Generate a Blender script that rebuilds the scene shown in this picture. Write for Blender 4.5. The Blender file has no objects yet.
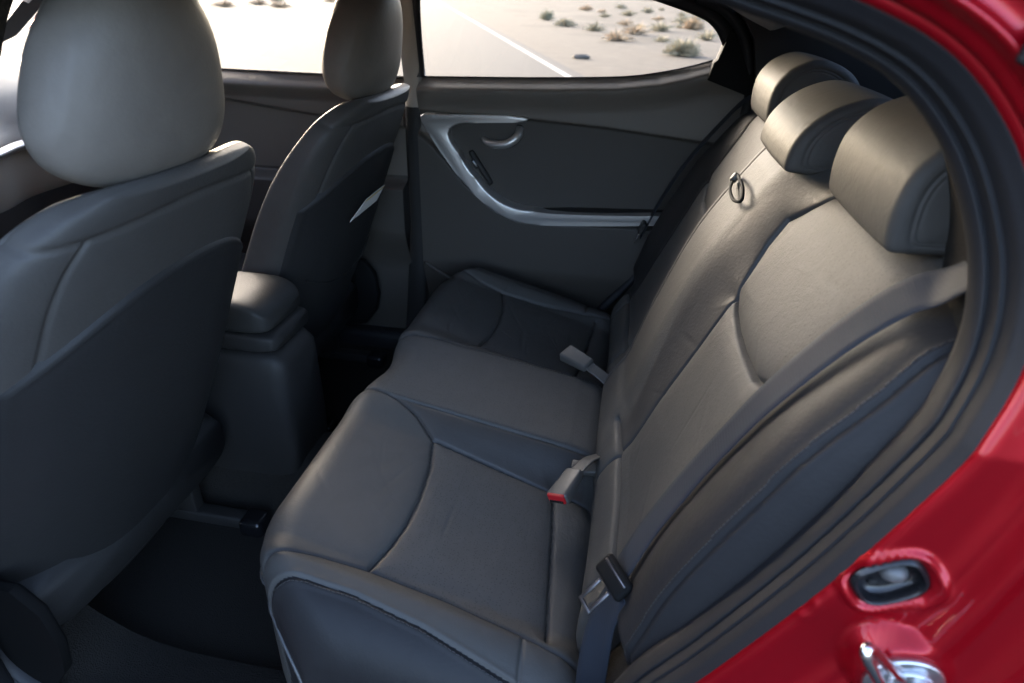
import bpy, bmesh, math, random
import numpy as np
from mathutils import Vector, Matrix

random.seed(7)
RNG = np.random.default_rng(7)
SC = bpy.context.scene
COL = SC.collection
rad = math.radians
# Axes: X towards the car's tail, Y towards the car's far side, Z up; z = 0 is the car floor.
GROUND = -0.30


# ------------------------------------------------------------------ helpers
def link(o, parent=None):
    COL.objects.link(o)
    if parent is not None:
        o.parent = parent
    return o


def empty(name, label, cat, group=None):
    o = bpy.data.objects.new(name, None)
    o.empty_display_size = 0.05
    o['label'] = label
    o['category'] = cat
    if group:
        o['group'] = group
    return link(o)


def tag(o, label, cat, group=None):
    o['label'] = label
    o['category'] = cat
    if group:
        o['group'] = group
    return o


def mesh_np(name, V, F, mat, parent=None, smooth=True):
    """V (n,3), F list/array of quads or tris -> one mesh object."""
    me = bpy.data.meshes.new(name)
    V = np.asarray(V, dtype=np.float32).reshape(-1, 3)
    if isinstance(F, np.ndarray):
        k = F.shape[1]
        me.vertices.add(len(V))
        me.vertices.foreach_set('co', V.ravel())
        me.loops.add(F.size)
        me.loops.foreach_set('vertex_index', F.astype(np.int32).ravel())
        me.polygons.add(len(F))
        me.polygons.foreach_set('loop_start', np.arange(0, F.size, k, dtype=np.int32))
        me.update(calc_edges=True)
        me.validate()
    else:
        me.from_pydata(V.tolist(), [], F)
        me.update()
    if smooth:
        me.polygons.foreach_set('use_smooth', np.ones(len(me.polygons), dtype=bool))
    me.materials.append(mat)
    o = bpy.data.objects.new(name, me)
    return link(o, parent)


def grid_faces(nu, nv, cu=False, cv=False):
    a = np.arange(nu if cu else nu - 1)
    b = np.arange(nv if cv else nv - 1)
    A, B = np.meshgrid(a, b, indexing='ij')
    A2, B2 = (A + 1) % nu, (B + 1) % nv
    F = np.stack([A * nv + B, A2 * nv + B, A2 * nv + B2, A * nv + B2], -1)
    return F.reshape(-1, 4)


def sheet(name, P, mat, parent=None, cu=False, cv=False, flip=False, caps=False):
    nu, nv = P.shape[:2]
    F = grid_faces(nu, nv, cu, cv)
    if flip:
        F = F[:, ::-1]
    if caps:   # close the first and the last row with a fan (rows closed in v)
        V = P.reshape(-1, 3)
        c0, c1 = P[0].mean(0), P[-1].mean(0)
        V = np.vstack([V, c0, c1])
        fl = F.tolist()
        n = nu * nv
        for j in range(nv):
            k = (j + 1) % nv
            t0, t1 = [j, k, n], [(nu - 1) * nv + k, (nu - 1) * nv + j, n + 1]
            fl.append(t0[::-1] if flip else t0)
            fl.append(t1[::-1] if flip else t1)
        return mesh_np(name, V, fl, mat, parent)
    return mesh_np(name, P, F, mat, parent)


def normals(P, cv=False):
    if cv:
        Q = np.concatenate([P[:, -1:], P, P[:, :1]], 1)
        du = np.gradient(Q, axis=0)[:, 1:-1]
        dv = np.gradient(Q, axis=1)[:, 1:-1]
    else:
        du, dv = np.gradient(P, axis=0), np.gradient(P, axis=1)
    n = np.cross(du, dv)
    return n / (np.linalg.norm(n, axis=-1, keepdims=True) + 1e-12)


def split_sheet(P, regions, base, parent_of):
    """regions: list of (name, material, mask over faces, label). Rest goes to base."""
    nu, nv = P.shape[:2]
    F = grid_faces(nu, nv)
    V = P.reshape(-1, 3)
    used = np.zeros(len(F), bool)
    made = []
    sel = []
    for nm, mt, mask, lab in regions:
        m = mask.ravel() & ~used
        used |= m
        sel.append((nm, mt, m, lab))
    def emit(nm, mt, m, par):
        f = F[m]
        idx, inv = np.unique(f, return_inverse=True)
        return mesh_np(nm, V[idx], inv.reshape(-1, 4), mt, par)
    root = emit(base[0], base[1], ~used, parent_of)
    for nm, mt, m, lab in sel:
        if m.any():
            o = emit(nm, mt, m, root)
            if lab:
                o['label'] = lab
            made.append(o)
    return root, made


def cell(A):
    return 0.25 * (A[:-1, :-1] + A[1:, :-1] + A[1:, 1:] + A[:-1, 1:])


def dist_poly(X, Y, pts):
    d = np.full(X.shape, 1e9)
    p = np.asarray(pts, float)
    for (x0, y0), (x1, y1) in zip(p[:-1], p[1:]):
        dx, dy = x1 - x0, y1 - y0
        L = dx * dx + dy * dy + 1e-12
        t = np.clip(((X - x0) * dx + (Y - y0) * dy) / L, 0, 1)
        d = np.minimum(d, np.hypot(X - x0 - t * dx, Y - y0 - t * dy))
    return d


def sst(a, b, x):
    t = np.clip((x - a) / (b - a), 0, 1)
    return t * t * (3 - 2 * t)


def sinterp(x, xp, fp):
    """smooth (monotone cubic) interpolation, so lofted surfaces get no creases"""
    x, xp, fp = np.asarray(x, float), np.asarray(xp, float), np.asarray(fp, float)
    h = np.diff(xp); d = np.diff(fp) / h
    m = np.concatenate([[d[0]], np.where(d[:-1] * d[1:] > 0, 2 * d[:-1] * d[1:] / (d[:-1] + d[1:] + 1e-12 * np.sign(d[:-1] + d[1:] + 1e-30)), 0), [d[-1]]])
    xc = np.clip(x, xp[0], xp[-1])
    i = np.clip(np.searchsorted(xp, xc, side='right') - 1, 0, len(h) - 1)
    t = (xc - xp[i]) / h[i]
    return ((2 * t ** 3 - 3 * t ** 2 + 1) * fp[i] + (t ** 3 - 2 * t ** 2 + t) * h[i] * m[i] + (3 * t ** 2 - 2 * t ** 3) * fp[i + 1] + (t ** 3 - t ** 2) * h[i] * m[i + 1])


def spline(pts, n, closed=False):
    """Catmull-Rom resample of any-dimensional points."""
    p = np.asarray(pts, float)
    if closed:
        q = np.vstack([p[-1], p, p[0], p[1]])
        segs = len(p)
    else:
        q = np.vstack([2 * p[0] - p[1], p, 2 * p[-1] - p[-2]])
        segs = len(p) - 1
    out = []
    # centripetal-like weighting is not needed for evenly spread points
    dense = []
    for i in range(segs):
        a, b, c, d = q[i:i + 4]
        for t in np.linspace(0, 1, 24, endpoint=False):
            dense.append(0.5 * (2 * b + (c - a) * t + (2 * a - 5 * b + 4 * c - d) * t * t + (3 * b - a - 3 * c + d) * t ** 3))
    dense.append(q[segs] if not closed else q[1])
    dense = np.array(dense)
    if not closed:
        dense[-1] = p[-1]
    L = np.concatenate([[0], np.cumsum(np.linalg.norm(np.diff(dense[:, :3], axis=0), axis=1))])
    ts = np.linspace(0, L[-1], n, endpoint=not closed)
    return np.stack([np.interp(ts, L, dense[:, k]) for k in range(p.shape[1])], -1)


def frames(path):
    T = np.gradient(path, axis=0)
    T /= np.linalg.norm(T, axis=1, keepdims=True) + 1e-12
    n = np.cross(T[0], [0.1, 0.2, 0.97])
    n /= np.linalg.norm(n)
    N = [n]
    for t in T[1:]:
        n = N[-1] - t * np.dot(N[-1], t)
        n /= np.linalg.norm(n) + 1e-12
        N.append(n)
    N = np.array(N)
    return T, N, np.cross(T, N)


def tube(name, pts, r, mat, parent=None, n=None, seg=12, closed=False, smooth_path=True):
    pts = np.asarray(pts, float)
    path = spline(pts, n or max(8, 10 * len(pts)), closed) if smooth_path else pts
    T, N, B = frames(path)
    R = np.broadcast_to(np.asarray(r, float), (len(path),)) if np.ndim(r) == 0 else np.interp(np.linspace(0, 1, len(path)), np.linspace(0, 1, len(r)), r)
    a = np.linspace(0, 2 * np.pi, seg, endpoint=False)
    P = path[:, None] + R[:, None, None] * (np.cos(a)[None, :, None] * N[:, None] + np.sin(a)[None, :, None] * B[:, None])
    return sheet(name, P, mat, parent, cu=closed, cv=True, caps=not closed)


def strap(name, pts, nrm, width, thick, mat, parent=None, n=60):
    """flat woven belt along pts with given face normals; rounded rectangle section"""
    d = spline(np.hstack([np.asarray(pts, float), np.asarray(nrm, float)]), n)
    path, Nn = d[:, :3], d[:, 3:]
    T = np.gradient(path, axis=0)
    T /= np.linalg.norm(T, axis=1, keepdims=True)
    Nn = Nn - T * (Nn * T).sum(1, keepdims=True)
    Nn /= np.linalg.norm(Nn, axis=1, keepdims=True)
    S = np.cross(T, Nn)
    w, t = width / 2, thick / 2
    sec = [(-w, 0), (-w + t, t), (-w * .6, t * .8), (0, t * .75), (w * .6, t * .8), (w - t, t), (w, 0), (w - t, -t), (0, -t), (-w + t, -t)]
    P = np.stack([path + a * S + b * Nn for a, b in sec], 1)
    return sheet(name, P, mat, parent, cv=True, caps=True)


def bm_obj(name, bm, mat, parent=None, smooth=True, angle=35):
    me = bpy.data.meshes.new(name)
    bmesh.ops.recalc_face_normals(bm, faces=bm.faces[:])
    bm.to_mesh(me)
    bm.free()
    if smooth:
        me.polygons.foreach_set('use_smooth', np.ones(len(me.polygons), dtype=bool))
        me.set_sharp_from_angle(angle=rad(angle))
    me.materials.append(mat)
    return link(bpy.data.objects.new(name, me), parent)


def add_box(bm, size, mtx, bevel=0.004, seg=3):
    r = bmesh.ops.create_cube(bm, size=1)
    vs = r['verts']
    for v in vs:
        v.co = Vector((v.co.x * size[0], v.co.y * size[1], v.co.z * size[2]))
    es = list({e for v in vs for e in v.link_edges})
    if bevel:
        rb = bmesh.ops.bevel(bm, geom=es, offset=bevel, segments=seg, profile=.5, affect='EDGES')
        vs = list({v for f in rb['faces'] for v in f.verts} | {v for v in vs if v.is_valid})
    for v in vs:
        v.co = mtx @ v.co
    return vs


def box(name, size, mtx, mat, parent=None, bevel=0.004, seg=3):
    bm = bmesh.new()
    add_box(bm, size, mtx, bevel, seg)
    return bm_obj(name, bm, mat, parent)


def add_cyl(bm, r, h, mtx, seg=32, bevel=0.0, r2=None):
    res = bmesh.ops.create_cone(bm, cap_ends=True, segments=seg, radius1=r, radius2=r if r2 is None else r2, depth=h)
    vs = res['verts']
    if bevel:
        es = list({e for v in vs for e in v.link_edges if len(e.link_faces) == 2 and any(len(f.verts) > 4 for f in e.link_faces)})
        rb = bmesh.ops.bevel(bm, geom=es, offset=bevel, segments=3, profile=.5, affect='EDGES')
        vs = list({v for f in rb['faces'] for v in f.verts} | {v for v in vs if v.is_valid})
    for v in vs:
        v.co = mtx @ v.co


def prism(name, outline, y0, y1, mat, parent=None, bevel=0.002, yfun=None, seg=3):
    """outline in (X,Z), extruded from y0 to y1; yfun(x,z) added to y"""
    bm = bmesh.new()
    vs = [bm.verts.new((x, y0, z)) for x, z in outline]
    f = bm.faces.new(vs)
    ex = bmesh.ops.extrude_face_region(bm, geom=[f])
    nv = [e for e in ex['geom'] if isinstance(e, bmesh.types.BMVert)]
    for v in nv:
        v.co.y = y1
    if bevel:
        es = [e for e in bm.edges if all(abs(v.co.y - y0) < 1e-7 for v in e.verts)]
        bmesh.ops.bevel(bm, geom=es, offset=bevel, segments=seg, profile=.5, affect='EDGES')
    if yfun:
        for v in bm.verts:
            v.co.y += yfun(v.co.x, v.co.z)
    return bm_obj(name, bm, mat, parent, angle=50)


def M4(loc, x=None, z=None):
    """frame at loc with local z (and x) pointing as given"""
    z = Vector(z).normalized() if z is not None else Vector((0, 0, 1))
    x = Vector(x) if x is not None else (Vector((1, 0, 0)) if abs(z.x) < .9 else Vector((0, 1, 0)))
    x = (x - z * x.dot(z)).normalized()
    y = z.cross(x)
    m = Matrix((x, y, z)).transposed().to_4x4()
    m.translation = Vector(loc)
    return m


# ------------------------------------------------------------------ materials
def mat(name, color, rough=0.5, metal=0.0, spec=0.5, coat=0.0, sheen=0.0):
    m = bpy.data.materials.new(name)
    m.use_nodes = True
    b = m.node_tree.nodes['Principled BSDF']
    b.inputs['Base Color'].default_value = (*color, 1)
    b.inputs['Roughness'].default_value = rough
    b.inputs['Metallic'].default_value = metal
    b.inputs['Specular IOR Level'].default_value = spec
    b.inputs['Coat Weight'].default_value = coat
    b.inputs['Coat Roughness'].default_value = 0.04
    b.inputs['Sheen Weight'].default_value = sheen
    return m


def nodes(m):
    nt = m.node_tree
    return nt, nt.nodes['Principled BSDF']


def nd(nt, t, **kw):
    n = nt.nodes.new(t)
    for k, v in kw.items():
        if k in n.inputs:
            n.inputs[k].default_value = v
        else:
            setattr(n, k, v)
    return n


def leather(name, color, rough=.57, spec=.24, grain=520, gbump=.22, wrinkle=.25, perforated=False, vary=.12):
    m = mat(name, color, rough, spec=spec)
    nt, b = nodes(m)
    tc = nd(nt, 'ShaderNodeTexCoord')
    vo = nd(nt, 'ShaderNodeTexVoronoi', feature='DISTANCE_TO_EDGE')
    vo.inputs['Scale'].default_value = grain
    nt.links.new(tc.outputs['Object'], vo.inputs['Vector'])
    ns = nd(nt, 'ShaderNodeTexNoise')
    ns.inputs['Scale'].default_value = 26
    ns.inputs['Detail'].default_value = 5
    ns.inputs['Distortion'].default_value = .8
    nt.links.new(tc.outputs['Object'], ns.inputs['Vector'])
    b1 = nd(nt, 'ShaderNodeBump')
    b1.inputs['Strength'].default_value = wrinkle
    b1.inputs['Distance'].default_value = .004
    nt.links.new(ns.outputs['Fac'], b1.inputs['Height'])
    b2 = nd(nt, 'ShaderNodeBump')
    b2.inputs['Strength'].default_value = gbump
    b2.inputs['Distance'].default_value = .0006
    nt.links.new(vo.outputs['Distance'], b2.inputs['Height'])
    nt.links.new(b1.outputs['Normal'], b2.inputs['Normal'])
    n3 = nd(nt, 'ShaderNodeTexNoise')
    n3.inputs['Scale'].default_value = 210
    n3.inputs['Detail'].default_value = 3
    nt.links.new(tc.outputs['Object'], n3.inputs['Vector'])
    bg = nd(nt, 'ShaderNodeBump')
    bg.inputs['Strength'].default_value = .30
    bg.inputs['Distance'].default_value = .0012
    nt.links.new(n3.outputs['Fac'], bg.inputs['Height'])
    nt.links.new(b2.outputs['Normal'], bg.inputs['Normal'])
    last = bg
    mx = nd(nt, 'ShaderNodeMixRGB', blend_type='MIX')
    c = np.array(color)
    mx.inputs['Color1'].default_value = (*(c * (1 - vary)), 1)
    mx.inputs['Color2'].default_value = (*(c * (1 + vary)), 1)
    nt.links.new(ns.outputs['Fac'], mx.inputs['Fac'])
    colout = mx.outputs['Color']
    if perforated:   # rows of tiny punched holes
        v2 = nd(nt, 'ShaderNodeTexVoronoi')
        v2.inputs['Scale'].default_value = 230
        v2.inputs['Randomness'].default_value = .75
        nt.links.new(tc.outputs['Object'], v2.inputs['Vector'])
        rp = nd(nt, 'ShaderNodeValToRGB')
        rp.color_ramp.elements[0].position = .16
        rp.color_ramp.elements[0].color = (.25, .25, .25, 1)
        rp.color_ramp.elements[1].position = .34
        nt.links.new(v2.outputs['Distance'], rp.inputs['Fac'])
        mu = nd(nt, 'ShaderNodeMixRGB', blend_type='MULTIPLY')
        mu.inputs['Fac'].default_value = .40
        nt.links.new(colout, mu.inputs['Color1'])
        nt.links.new(rp.outputs['Color'], mu.inputs['Color2'])
        colout = mu.outputs['Color']
        b3 = nd(nt, 'ShaderNodeBump')
        b3.inputs['Strength'].default_value = .15
        b3.inputs['Distance'].default_value = .0008
        nt.links.new(rp.outputs['Color'], b3.inputs['Height'])
        nt.links.new(last.outputs['Normal'], b3.inputs['Normal'])
        last = b3
    nt.links.new(colout, b.inputs['Base Color'])
    nt.links.new(last.outputs['Normal'], b.inputs['Normal'])
    return m


def textured(name, color, rough, scale, strength, dist=.001, spec=.5, vary=.15):
    m = mat(name, color, rough, spec=spec)
    nt, b = nodes(m)
    tc = nd(nt, 'ShaderNodeTexCoord')
    ns = nd(nt, 'ShaderNodeTexNoise')
    ns.inputs['Scale'].default_value = scale
    ns.inputs['Detail'].default_value = 4
    nt.links.new(tc.outputs['Object'], ns.inputs['Vector'])
    bp = nd(nt, 'ShaderNodeBump')
    bp.inputs['Strength'].default_value = strength
    bp.inputs['Distance'].default_value = dist
    nt.links.new(ns.outputs['Fac'], bp.inputs['Height'])
    nt.links.new(bp.outputs['Normal'], b.inputs['Normal'])
    mx = nd(nt, 'ShaderNodeMixRGB')
    c = np.array(color)
    mx.inputs['Color1'].default_value = (*(c * (1 - vary)), 1)
    mx.inputs['Color2'].default_value = (*(c * (1 + vary)), 1)
    nt.links.new(ns.outputs['Fac'], mx.inputs['Fac'])
    nt.links.new(mx.outputs['Color'], b.inputs['Base Color'])
    return m


LEATHER = leather('black_leather', (.062, .060, .0555))
INSERT = leather('perforated_leather', (.066, .064, .0595), rough=.60, perforated=True, wrinkle=.18)
SEATBACK = leather('seatback_leather', (.056, .052, .047), rough=.52, wrinkle=.15)
GLARE_LEATHER = leather('headrest_glare_leather', (.150, .130, .108), rough=.5, wrinkle=.15)  # lightened, warmed leather: glare over the front headrests put into the colour
LIDL = leather('lid_vinyl', (.026, .025, .023), rough=.55, spec=.22, wrinkle=.1)
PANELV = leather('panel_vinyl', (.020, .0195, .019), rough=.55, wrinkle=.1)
SHADED_SIDE = leather('shaded_side_vinyl', (.018, .0175, .018), rough=.55, spec=.22, wrinkle=.12)  # side vinyl darkened: shade on the doorway side put into its colour
SHADED_BOLSTER = leather('shaded_bolster_leather', (.044, .042, .040), rough=.5, spec=.34, wrinkle=.15)  # darker copy of the seat leather, carries the shade of the inner slopes
THREAD = mat('thread', (.035, .034, .033), .7)
PIPING = mat('piping_vinyl', (.05, .05, .05), .4)
PLASTIC = textured('dark_plastic', (.018, .017, .016), .60, 900, .25, spec=.3)
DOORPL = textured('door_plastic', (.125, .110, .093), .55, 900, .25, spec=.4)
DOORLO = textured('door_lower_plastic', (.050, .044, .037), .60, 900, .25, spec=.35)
PALETRIM = textured('pillar_plastic', (.30, .275, .24), .6, 500, .15)
GREYTRIM = textured('grey_headliner', (.42, .40, .37), .8, 1200, .3)
SILVER = mat('silver_trim', (.46, .445, .42), .34, metal=.7)
CHROME = mat('polished_steel', (.70, .70, .70), .16, metal=1)
ZINC = textured('zinc_plate', (.62, .64, .66), .30, 120, .25, .002)
ZINC.node_tree.nodes['Principled BSDF'].inputs['Metallic'].default_value = 1
STEEL = mat('brushed_steel', (.16, .16, .165), .34, metal=1)
MATTE = mat('matte_black', (.005, .005, .005), .7, spec=.12)
RUBBER = textured('door_rubber', (.011, .0115, .013), .55, 300, .12, spec=.35)
CARPET = textured('carpet', (.024, .0225, .020), .95, 420, 1.0, .006, spec=.1, vary=.6)
WEB = None
REDBTN = mat('red_plastic', (.42, .012, .016), .35)
BUCKLE = textured('buckle_plastic', (.085, .080, .072), .42, 700, .15)
TAGP = mat('paper_tag', (.62, .60, .55), .6)
TAGY = mat('tag_yellow', (.62, .47, .10), .6)
BLACK = mat('black_gloss', (.008, .008, .009), .25)
DASH = textured('dash_vinyl', (.32, .30, .26), .6, 600, .2)

# woven belt webbing
WEB = mat('belt_webbing', (.022, .027, .036), .60, spec=.15)
nt, b = nodes(WEB)
tc = nd(nt, 'ShaderNodeTexCoord')
wv = nd(nt, 'ShaderNodeTexWave')
wv.inputs['Scale'].default_value = 160
wv.inputs['Distortion'].default_value = .4
nt.links.new(tc.outputs['Object'], wv.inputs['Vector'])
bp = nd(nt, 'ShaderNodeBump')
bp.inputs['Strength'].default_value = .18
bp.inputs['Distance'].default_value = .0006
nt.links.new(wv.outputs['Fac'], bp.inputs['Height'])
nt.links.new(bp.outputs['Normal'], b.inputs['Normal'])

# car paint: deep red with a clear coat and faint flake
PAINT = mat('red_paint', (.30, .001, .007), .30, metal=.55, spec=.25, coat=.45)
nt, b = nodes(PAINT)
b.inputs['Coat Roughness'].default_value = .03
ns = nd(nt, 'ShaderNodeTexNoise')
ns.inputs['Scale'].default_value = 2500
tc = nd(nt, 'ShaderNodeTexCoord')
nt.links.new(tc.outputs['Object'], ns.inputs['Vector'])
mr = nd(nt, 'ShaderNodeMapRange')
mr.inputs['To Min'].default_value = .28
mr.inputs['To Max'].default_value = .42
nt.links.new(ns.outputs['Fac'], mr.inputs['Value'])
nt.links.new(mr.outputs['Result'], b.inputs['Roughness'])

# window glass: mostly clear, faint tint, fresnel reflection
GLASS = bpy.data.materials.new('window_glass')
GLASS.use_nodes = True
nt = GLASS.node_tree
nt.nodes.clear()
out = nt.nodes.new('ShaderNodeOutputMaterial')
tr = nt.nodes.new('ShaderNodeBsdfTransparent')
tr.inputs['Color'].default_value = (.76, .76, .745, 1)
gl = nt.nodes.new('ShaderNodeBsdfGlossy')
gl.inputs['Roughness'].default_value = .02
fr = nt.nodes.new('ShaderNodeFresnel')
fr.inputs['IOR'].default_value = 1.45
mx = nt.nodes.new('ShaderNodeMixShader')
nt.links.new(fr.outputs['Fac'], mx.inputs['Fac'])
nt.links.new(tr.outputs['BSDF'], mx.inputs[1])
nt.links.new(gl.outputs['BSDF'], mx.inputs[2])
nt.links.new(mx.outputs['Shader'], out.inputs['Surface'])


# ------------------------------------------------------------------ rear bench
def groove(d, depth=.0045, w=.0027, puff=.006, pw=.014):
    return -depth * np.exp(-(d / w) ** 2) - puff * np.exp(-d / pw)


bench = empty('rear_bench_seat', 'black leather rear bench seat with three headrests and perforated inserts', 'car seat')

# --- cushion -------------------------------------------------------
S_OUT = [(-.16, .585), (-.06, .565), (.02, .545), (.06, .530), (.11, .512), (.176, .503), (.293, .508), (.411, .526), (.47, .54), (.56, .56)]
S_IN = [(-.16, .105), (.0, .112), (.05, .118), (.094, .130), (.14, .155), (.179, .188), (.271, .196), (.419, .209), (.56, .215)]
S_ARC = [(.181, .191), (.186, .215), (.195, .257), (.200, .335), (.198, .40), (.190, .45), (.176, .503)]
S_REAR = [(.416, .200), (.428, .30), (.436, .40), (.446, .515)]
S_CEN = [(-.16, .118), (.02, .124), (.25, .128), (.56, .132)]
S_ST2 = [(-.05, .605), (.03, .585), (.10, .568), (.18, .565), (.28, .575), (.40, .60), (.56, .63)]
S_CROSS = [(.412, .526), (.418, .62), (.425, .70)]


def f_out(X): return np.interp(X, *zip(*S_OUT))
def f_in(X): return np.interp(X, *zip(*S_IN))


NA, NB = 420, 980
r_f, L0 = .065, .20
A = np.linspace(0, L0 + r_f * np.pi / 2 + .60, NA)
Bv = np.linspace(-.86, .86, NB)
AA, BB = np.meshgrid(A, Bv, indexing='ij')
aB = np.abs(BB)
ry, b0 = .080, .550
sg = np.sign(BB)
t = np.clip((aB - b0) / ry, 0, np.pi / 2)
Yc = sg * (np.minimum(aB, b0) + ry * np.sin(t))
dropB = ry * (1 - np.cos(t)) + np.maximum(0, aB - b0 - ry * np.pi / 2)
aY = np.abs(Yc)
X0 = -.010 + .028 * np.exp(-(Yc / .10) ** 2) + .135 * np.clip((aY - .42) / .21, 0, 1) ** 2.4
th = np.clip((AA - L0) / r_f, 0, np.pi / 2)
Xc = X0 + r_f * (1 - np.cos(th)) + np.maximum(0, AA - L0 - r_f * np.pi / 2)
dropA = r_f * (1 - np.sin(th)) + np.maximum(0, L0 - AA)
Xe = AA - (L0 + r_f * np.pi / 2) + r_f + X0
zi = .372 - .275 * (Xc - .05) + .03 * np.clip((.12 - Xc), 0, 1) ** 1
cen = .018 + .036 * np.clip((Xc - .05) / .38, 0, 1)
inn = f_in(Xc)
Ztop = zi + cen * (1 - sst(.115, .205, aY)) + .022 * sst(.49, .545, aY) - .004 * np.exp(-((aY - .35) / .08) ** 2) * sst(.2, .3, Xc)
Ztop = Ztop - .9 * np.clip(Xc - .462, 0, 1) ** 2 * 14
Zc = Ztop - dropA - dropB
Pc = np.stack([Xc, Yc, Zc], -1)
Nc = normals(Pc)
if Nc[NA // 2 + 60, NB // 2, 2] < 0:
    Nc = -Nc
hc = np.zeros_like(Xc)
dA = np.minimum.reduce([dist_poly(Xe, aB, sm) for sm in (S_OUT, S_ARC, S_IN)])
hc += groove(dA, depth=.0055, puff=.0055, pw=.013)
hc = np.minimum(hc, groove(dist_poly(Xe, aB, S_REAR), depth=.006, puff=.008))
hc = np.minimum(hc, groove(np.minimum(dist_poly(Xe, aB, S_CEN), dist_poly(Xe, aB, S_CROSS)), depth=.0035, puff=.003))
d2 = dist_poly(Xe, aB, S_ST2)
hc += -.0022 * np.exp(-(d2 / .003) ** 2) + .0014 * np.exp(-((d2 - .006) / .004) ** 2)
# soft stretch creases in the leather, mostly across the thigh pads
cr = np.zeros_like(hc)
for i in range(60):
    x0, y0 = RNG.uniform(.0, .40), RNG.uniform(.15, .52) * RNG.choice([-1, 1])
    an = RNG.normal(np.pi / 2, .5)
    L, w = RNG.uniform(.02, .07), RNG.uniform(.002, .006)
    u = (Xe - x0) * np.cos(an) + (BB - y0) * np.sin(an)
    v = -(Xe - x0) * np.sin(an) + (BB - y0) * np.cos(an) + .6 * u * u
    cr += RNG.uniform(-.0012, .0005) * np.exp(-(u / L) ** 2 - (v / w) ** 2)
hc += cr
Pc = Pc + Nc * hc[..., None]
cx, cy = cell(Xe), cell(aB)
inside = (cy > f_in(cx)) & (cy < f_out(cx))
arcx = np.interp(cy, [p[1] for p in S_ARC], [p[0] for p in S_ARC])
rearx = np.interp(cy, [p[1] for p in S_REAR], [p[0] for p in S_REAR])
near = cell(BB) < 0
regs = []
for sidem, who in ((near, 'near'), (~near, 'far')):
    regs.append(('thigh_pad', LEATHER, inside & sidem & (cx < arcx), None))
    regs.append(('seat_insert', INSERT, inside & sidem & (cx >= arcx) & (cx < rearx), None))
for sidem in (near, ~near):
    regs.append(('side_panel', SHADED_SIDE, sidem & (cy > np.interp(cx, *zip(*S_ST2))), None))
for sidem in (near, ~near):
    regs.append(('inner_bolster', SHADED_BOLSTER, sidem & (cy > np.interp(cx, *zip(*S_CEN))) & (cy < f_in(cx)) & (cx < .47), None))  # slope facing the doorway, its shade painted by a darker material
regs.append(('center_pad', INSERT, cy < np.interp(cx, *zip(*S_CEN)), None))
cushion, _ = split_sheet(Pc, regs, ('seat_cushion', LEATHER), bench)

def stitches(name, parent, P, N, U, Vv, line, sgn, pitch=.0062, dash=.0042, off=.0012, r=.00055):
    """thread stitches along a seam polyline given in the sheet's own parameters"""
    p = np.array(line, float)
    L = np.concatenate([[0], np.cumsum(np.hypot(*np.diff(p, axis=0).T))])
    bm = bmesh.new()
    def at(l):
        u, v = np.interp(l, L, p[:, 0]), sgn * np.interp(l, L, p[:, 1])
        j = int(np.clip(np.searchsorted(Vv, v), 0, len(Vv) - 1))
        col = U[:, j]
        i = int(np.clip(np.searchsorted(col, u), 1, len(col) - 1))
        t = (u - col[i - 1]) / (col[i] - col[i - 1] + 1e-9)
        return P[i - 1, j] * (1 - t) + P[i, j] * t + N[i, j] * off
    l = 0
    while l + dash < L[-1]:
        a, b_ = at(l), at(l + dash)
        d = b_ - a
        n = np.linalg.norm(d)
        if n > 1e-5:
            res = bmesh.ops.create_cone(bm, cap_ends=True, segments=6, radius1=r, radius2=r, depth=n)
            m = M4((a + b_) / 2, z=d)
            for vv in res['verts']:
                vv.co = m @ vv.co
        l += pitch
    return bm_obj(name, bm, THREAD, parent)


# piping round the lower edge of the cushion
bi = int(np.argmin(np.abs(Bv + .715)))
pl = [Pc[i, bi] for i in range(int(NA * .30), NA - 14, 11)]
fi = int(np.argmin(np.abs(A - (L0 - .02))))
front = [Pc[fi, j] for j in range(NB - 1 - bi, bi, -14)]
rowpts = []
for j in range(bi, NB - 1 - bi, 9):
    rowpts.append(Pc[fi, j] + Nc[fi, j] * .001)
pth = [p + np.array([0, -.001, 0]) for p in pl[::-1]] + rowpts
tube('piping', pth, .0028, PIPING, cushion, n=260, seg=8)

# valance below the piping, on the near side and front
pv = spline(np.array(pth), 160)
P = np.stack([pv + np.array([0, 0, -.002]), pv * [1, .985, 1] + np.array([.006, 0, -.05]), pv * [1, .97, 1] + np.array([.02, 0, -.13]),
              pv * [1, .94, 1] + np.array([.05, 0, -.24])], 0)
Pf = np.stack([spline(P[:, k], 14) for k in range(P.shape[1])], 1)
Pf[..., 2] = np.maximum(Pf[..., 2], .012)
sheet('seat_valance', Pf, SHADED_SIDE, bench)

for sg_ in (-1, 1):
    stitches('stitching', cushion, Pc, Nc, Xe, Bv, [(x, y + .006) for x, y in S_ST2 if -.04 < x < .5], sg_)
    stitches('stitching', cushion, Pc, Nc, Xe, Bv, [(x, y - .005) for x, y in S_CEN if x > -.02], sg_)
    stitches('stitching', cushion, Pc, Nc, Xe, Bv, [(x, y + .006) for x, y in S_OUT if .0 < x < .45], sg_)

# --- backrest ------------------------------------------------------
TB = rad(25)
B0 = np.array([.50, 0, .27])
Ub = np.array([math.sin(TB), 0, math.cos(TB)])
Nb = np.array([-math.cos(TB), 0, math.sin(TB)])


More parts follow.
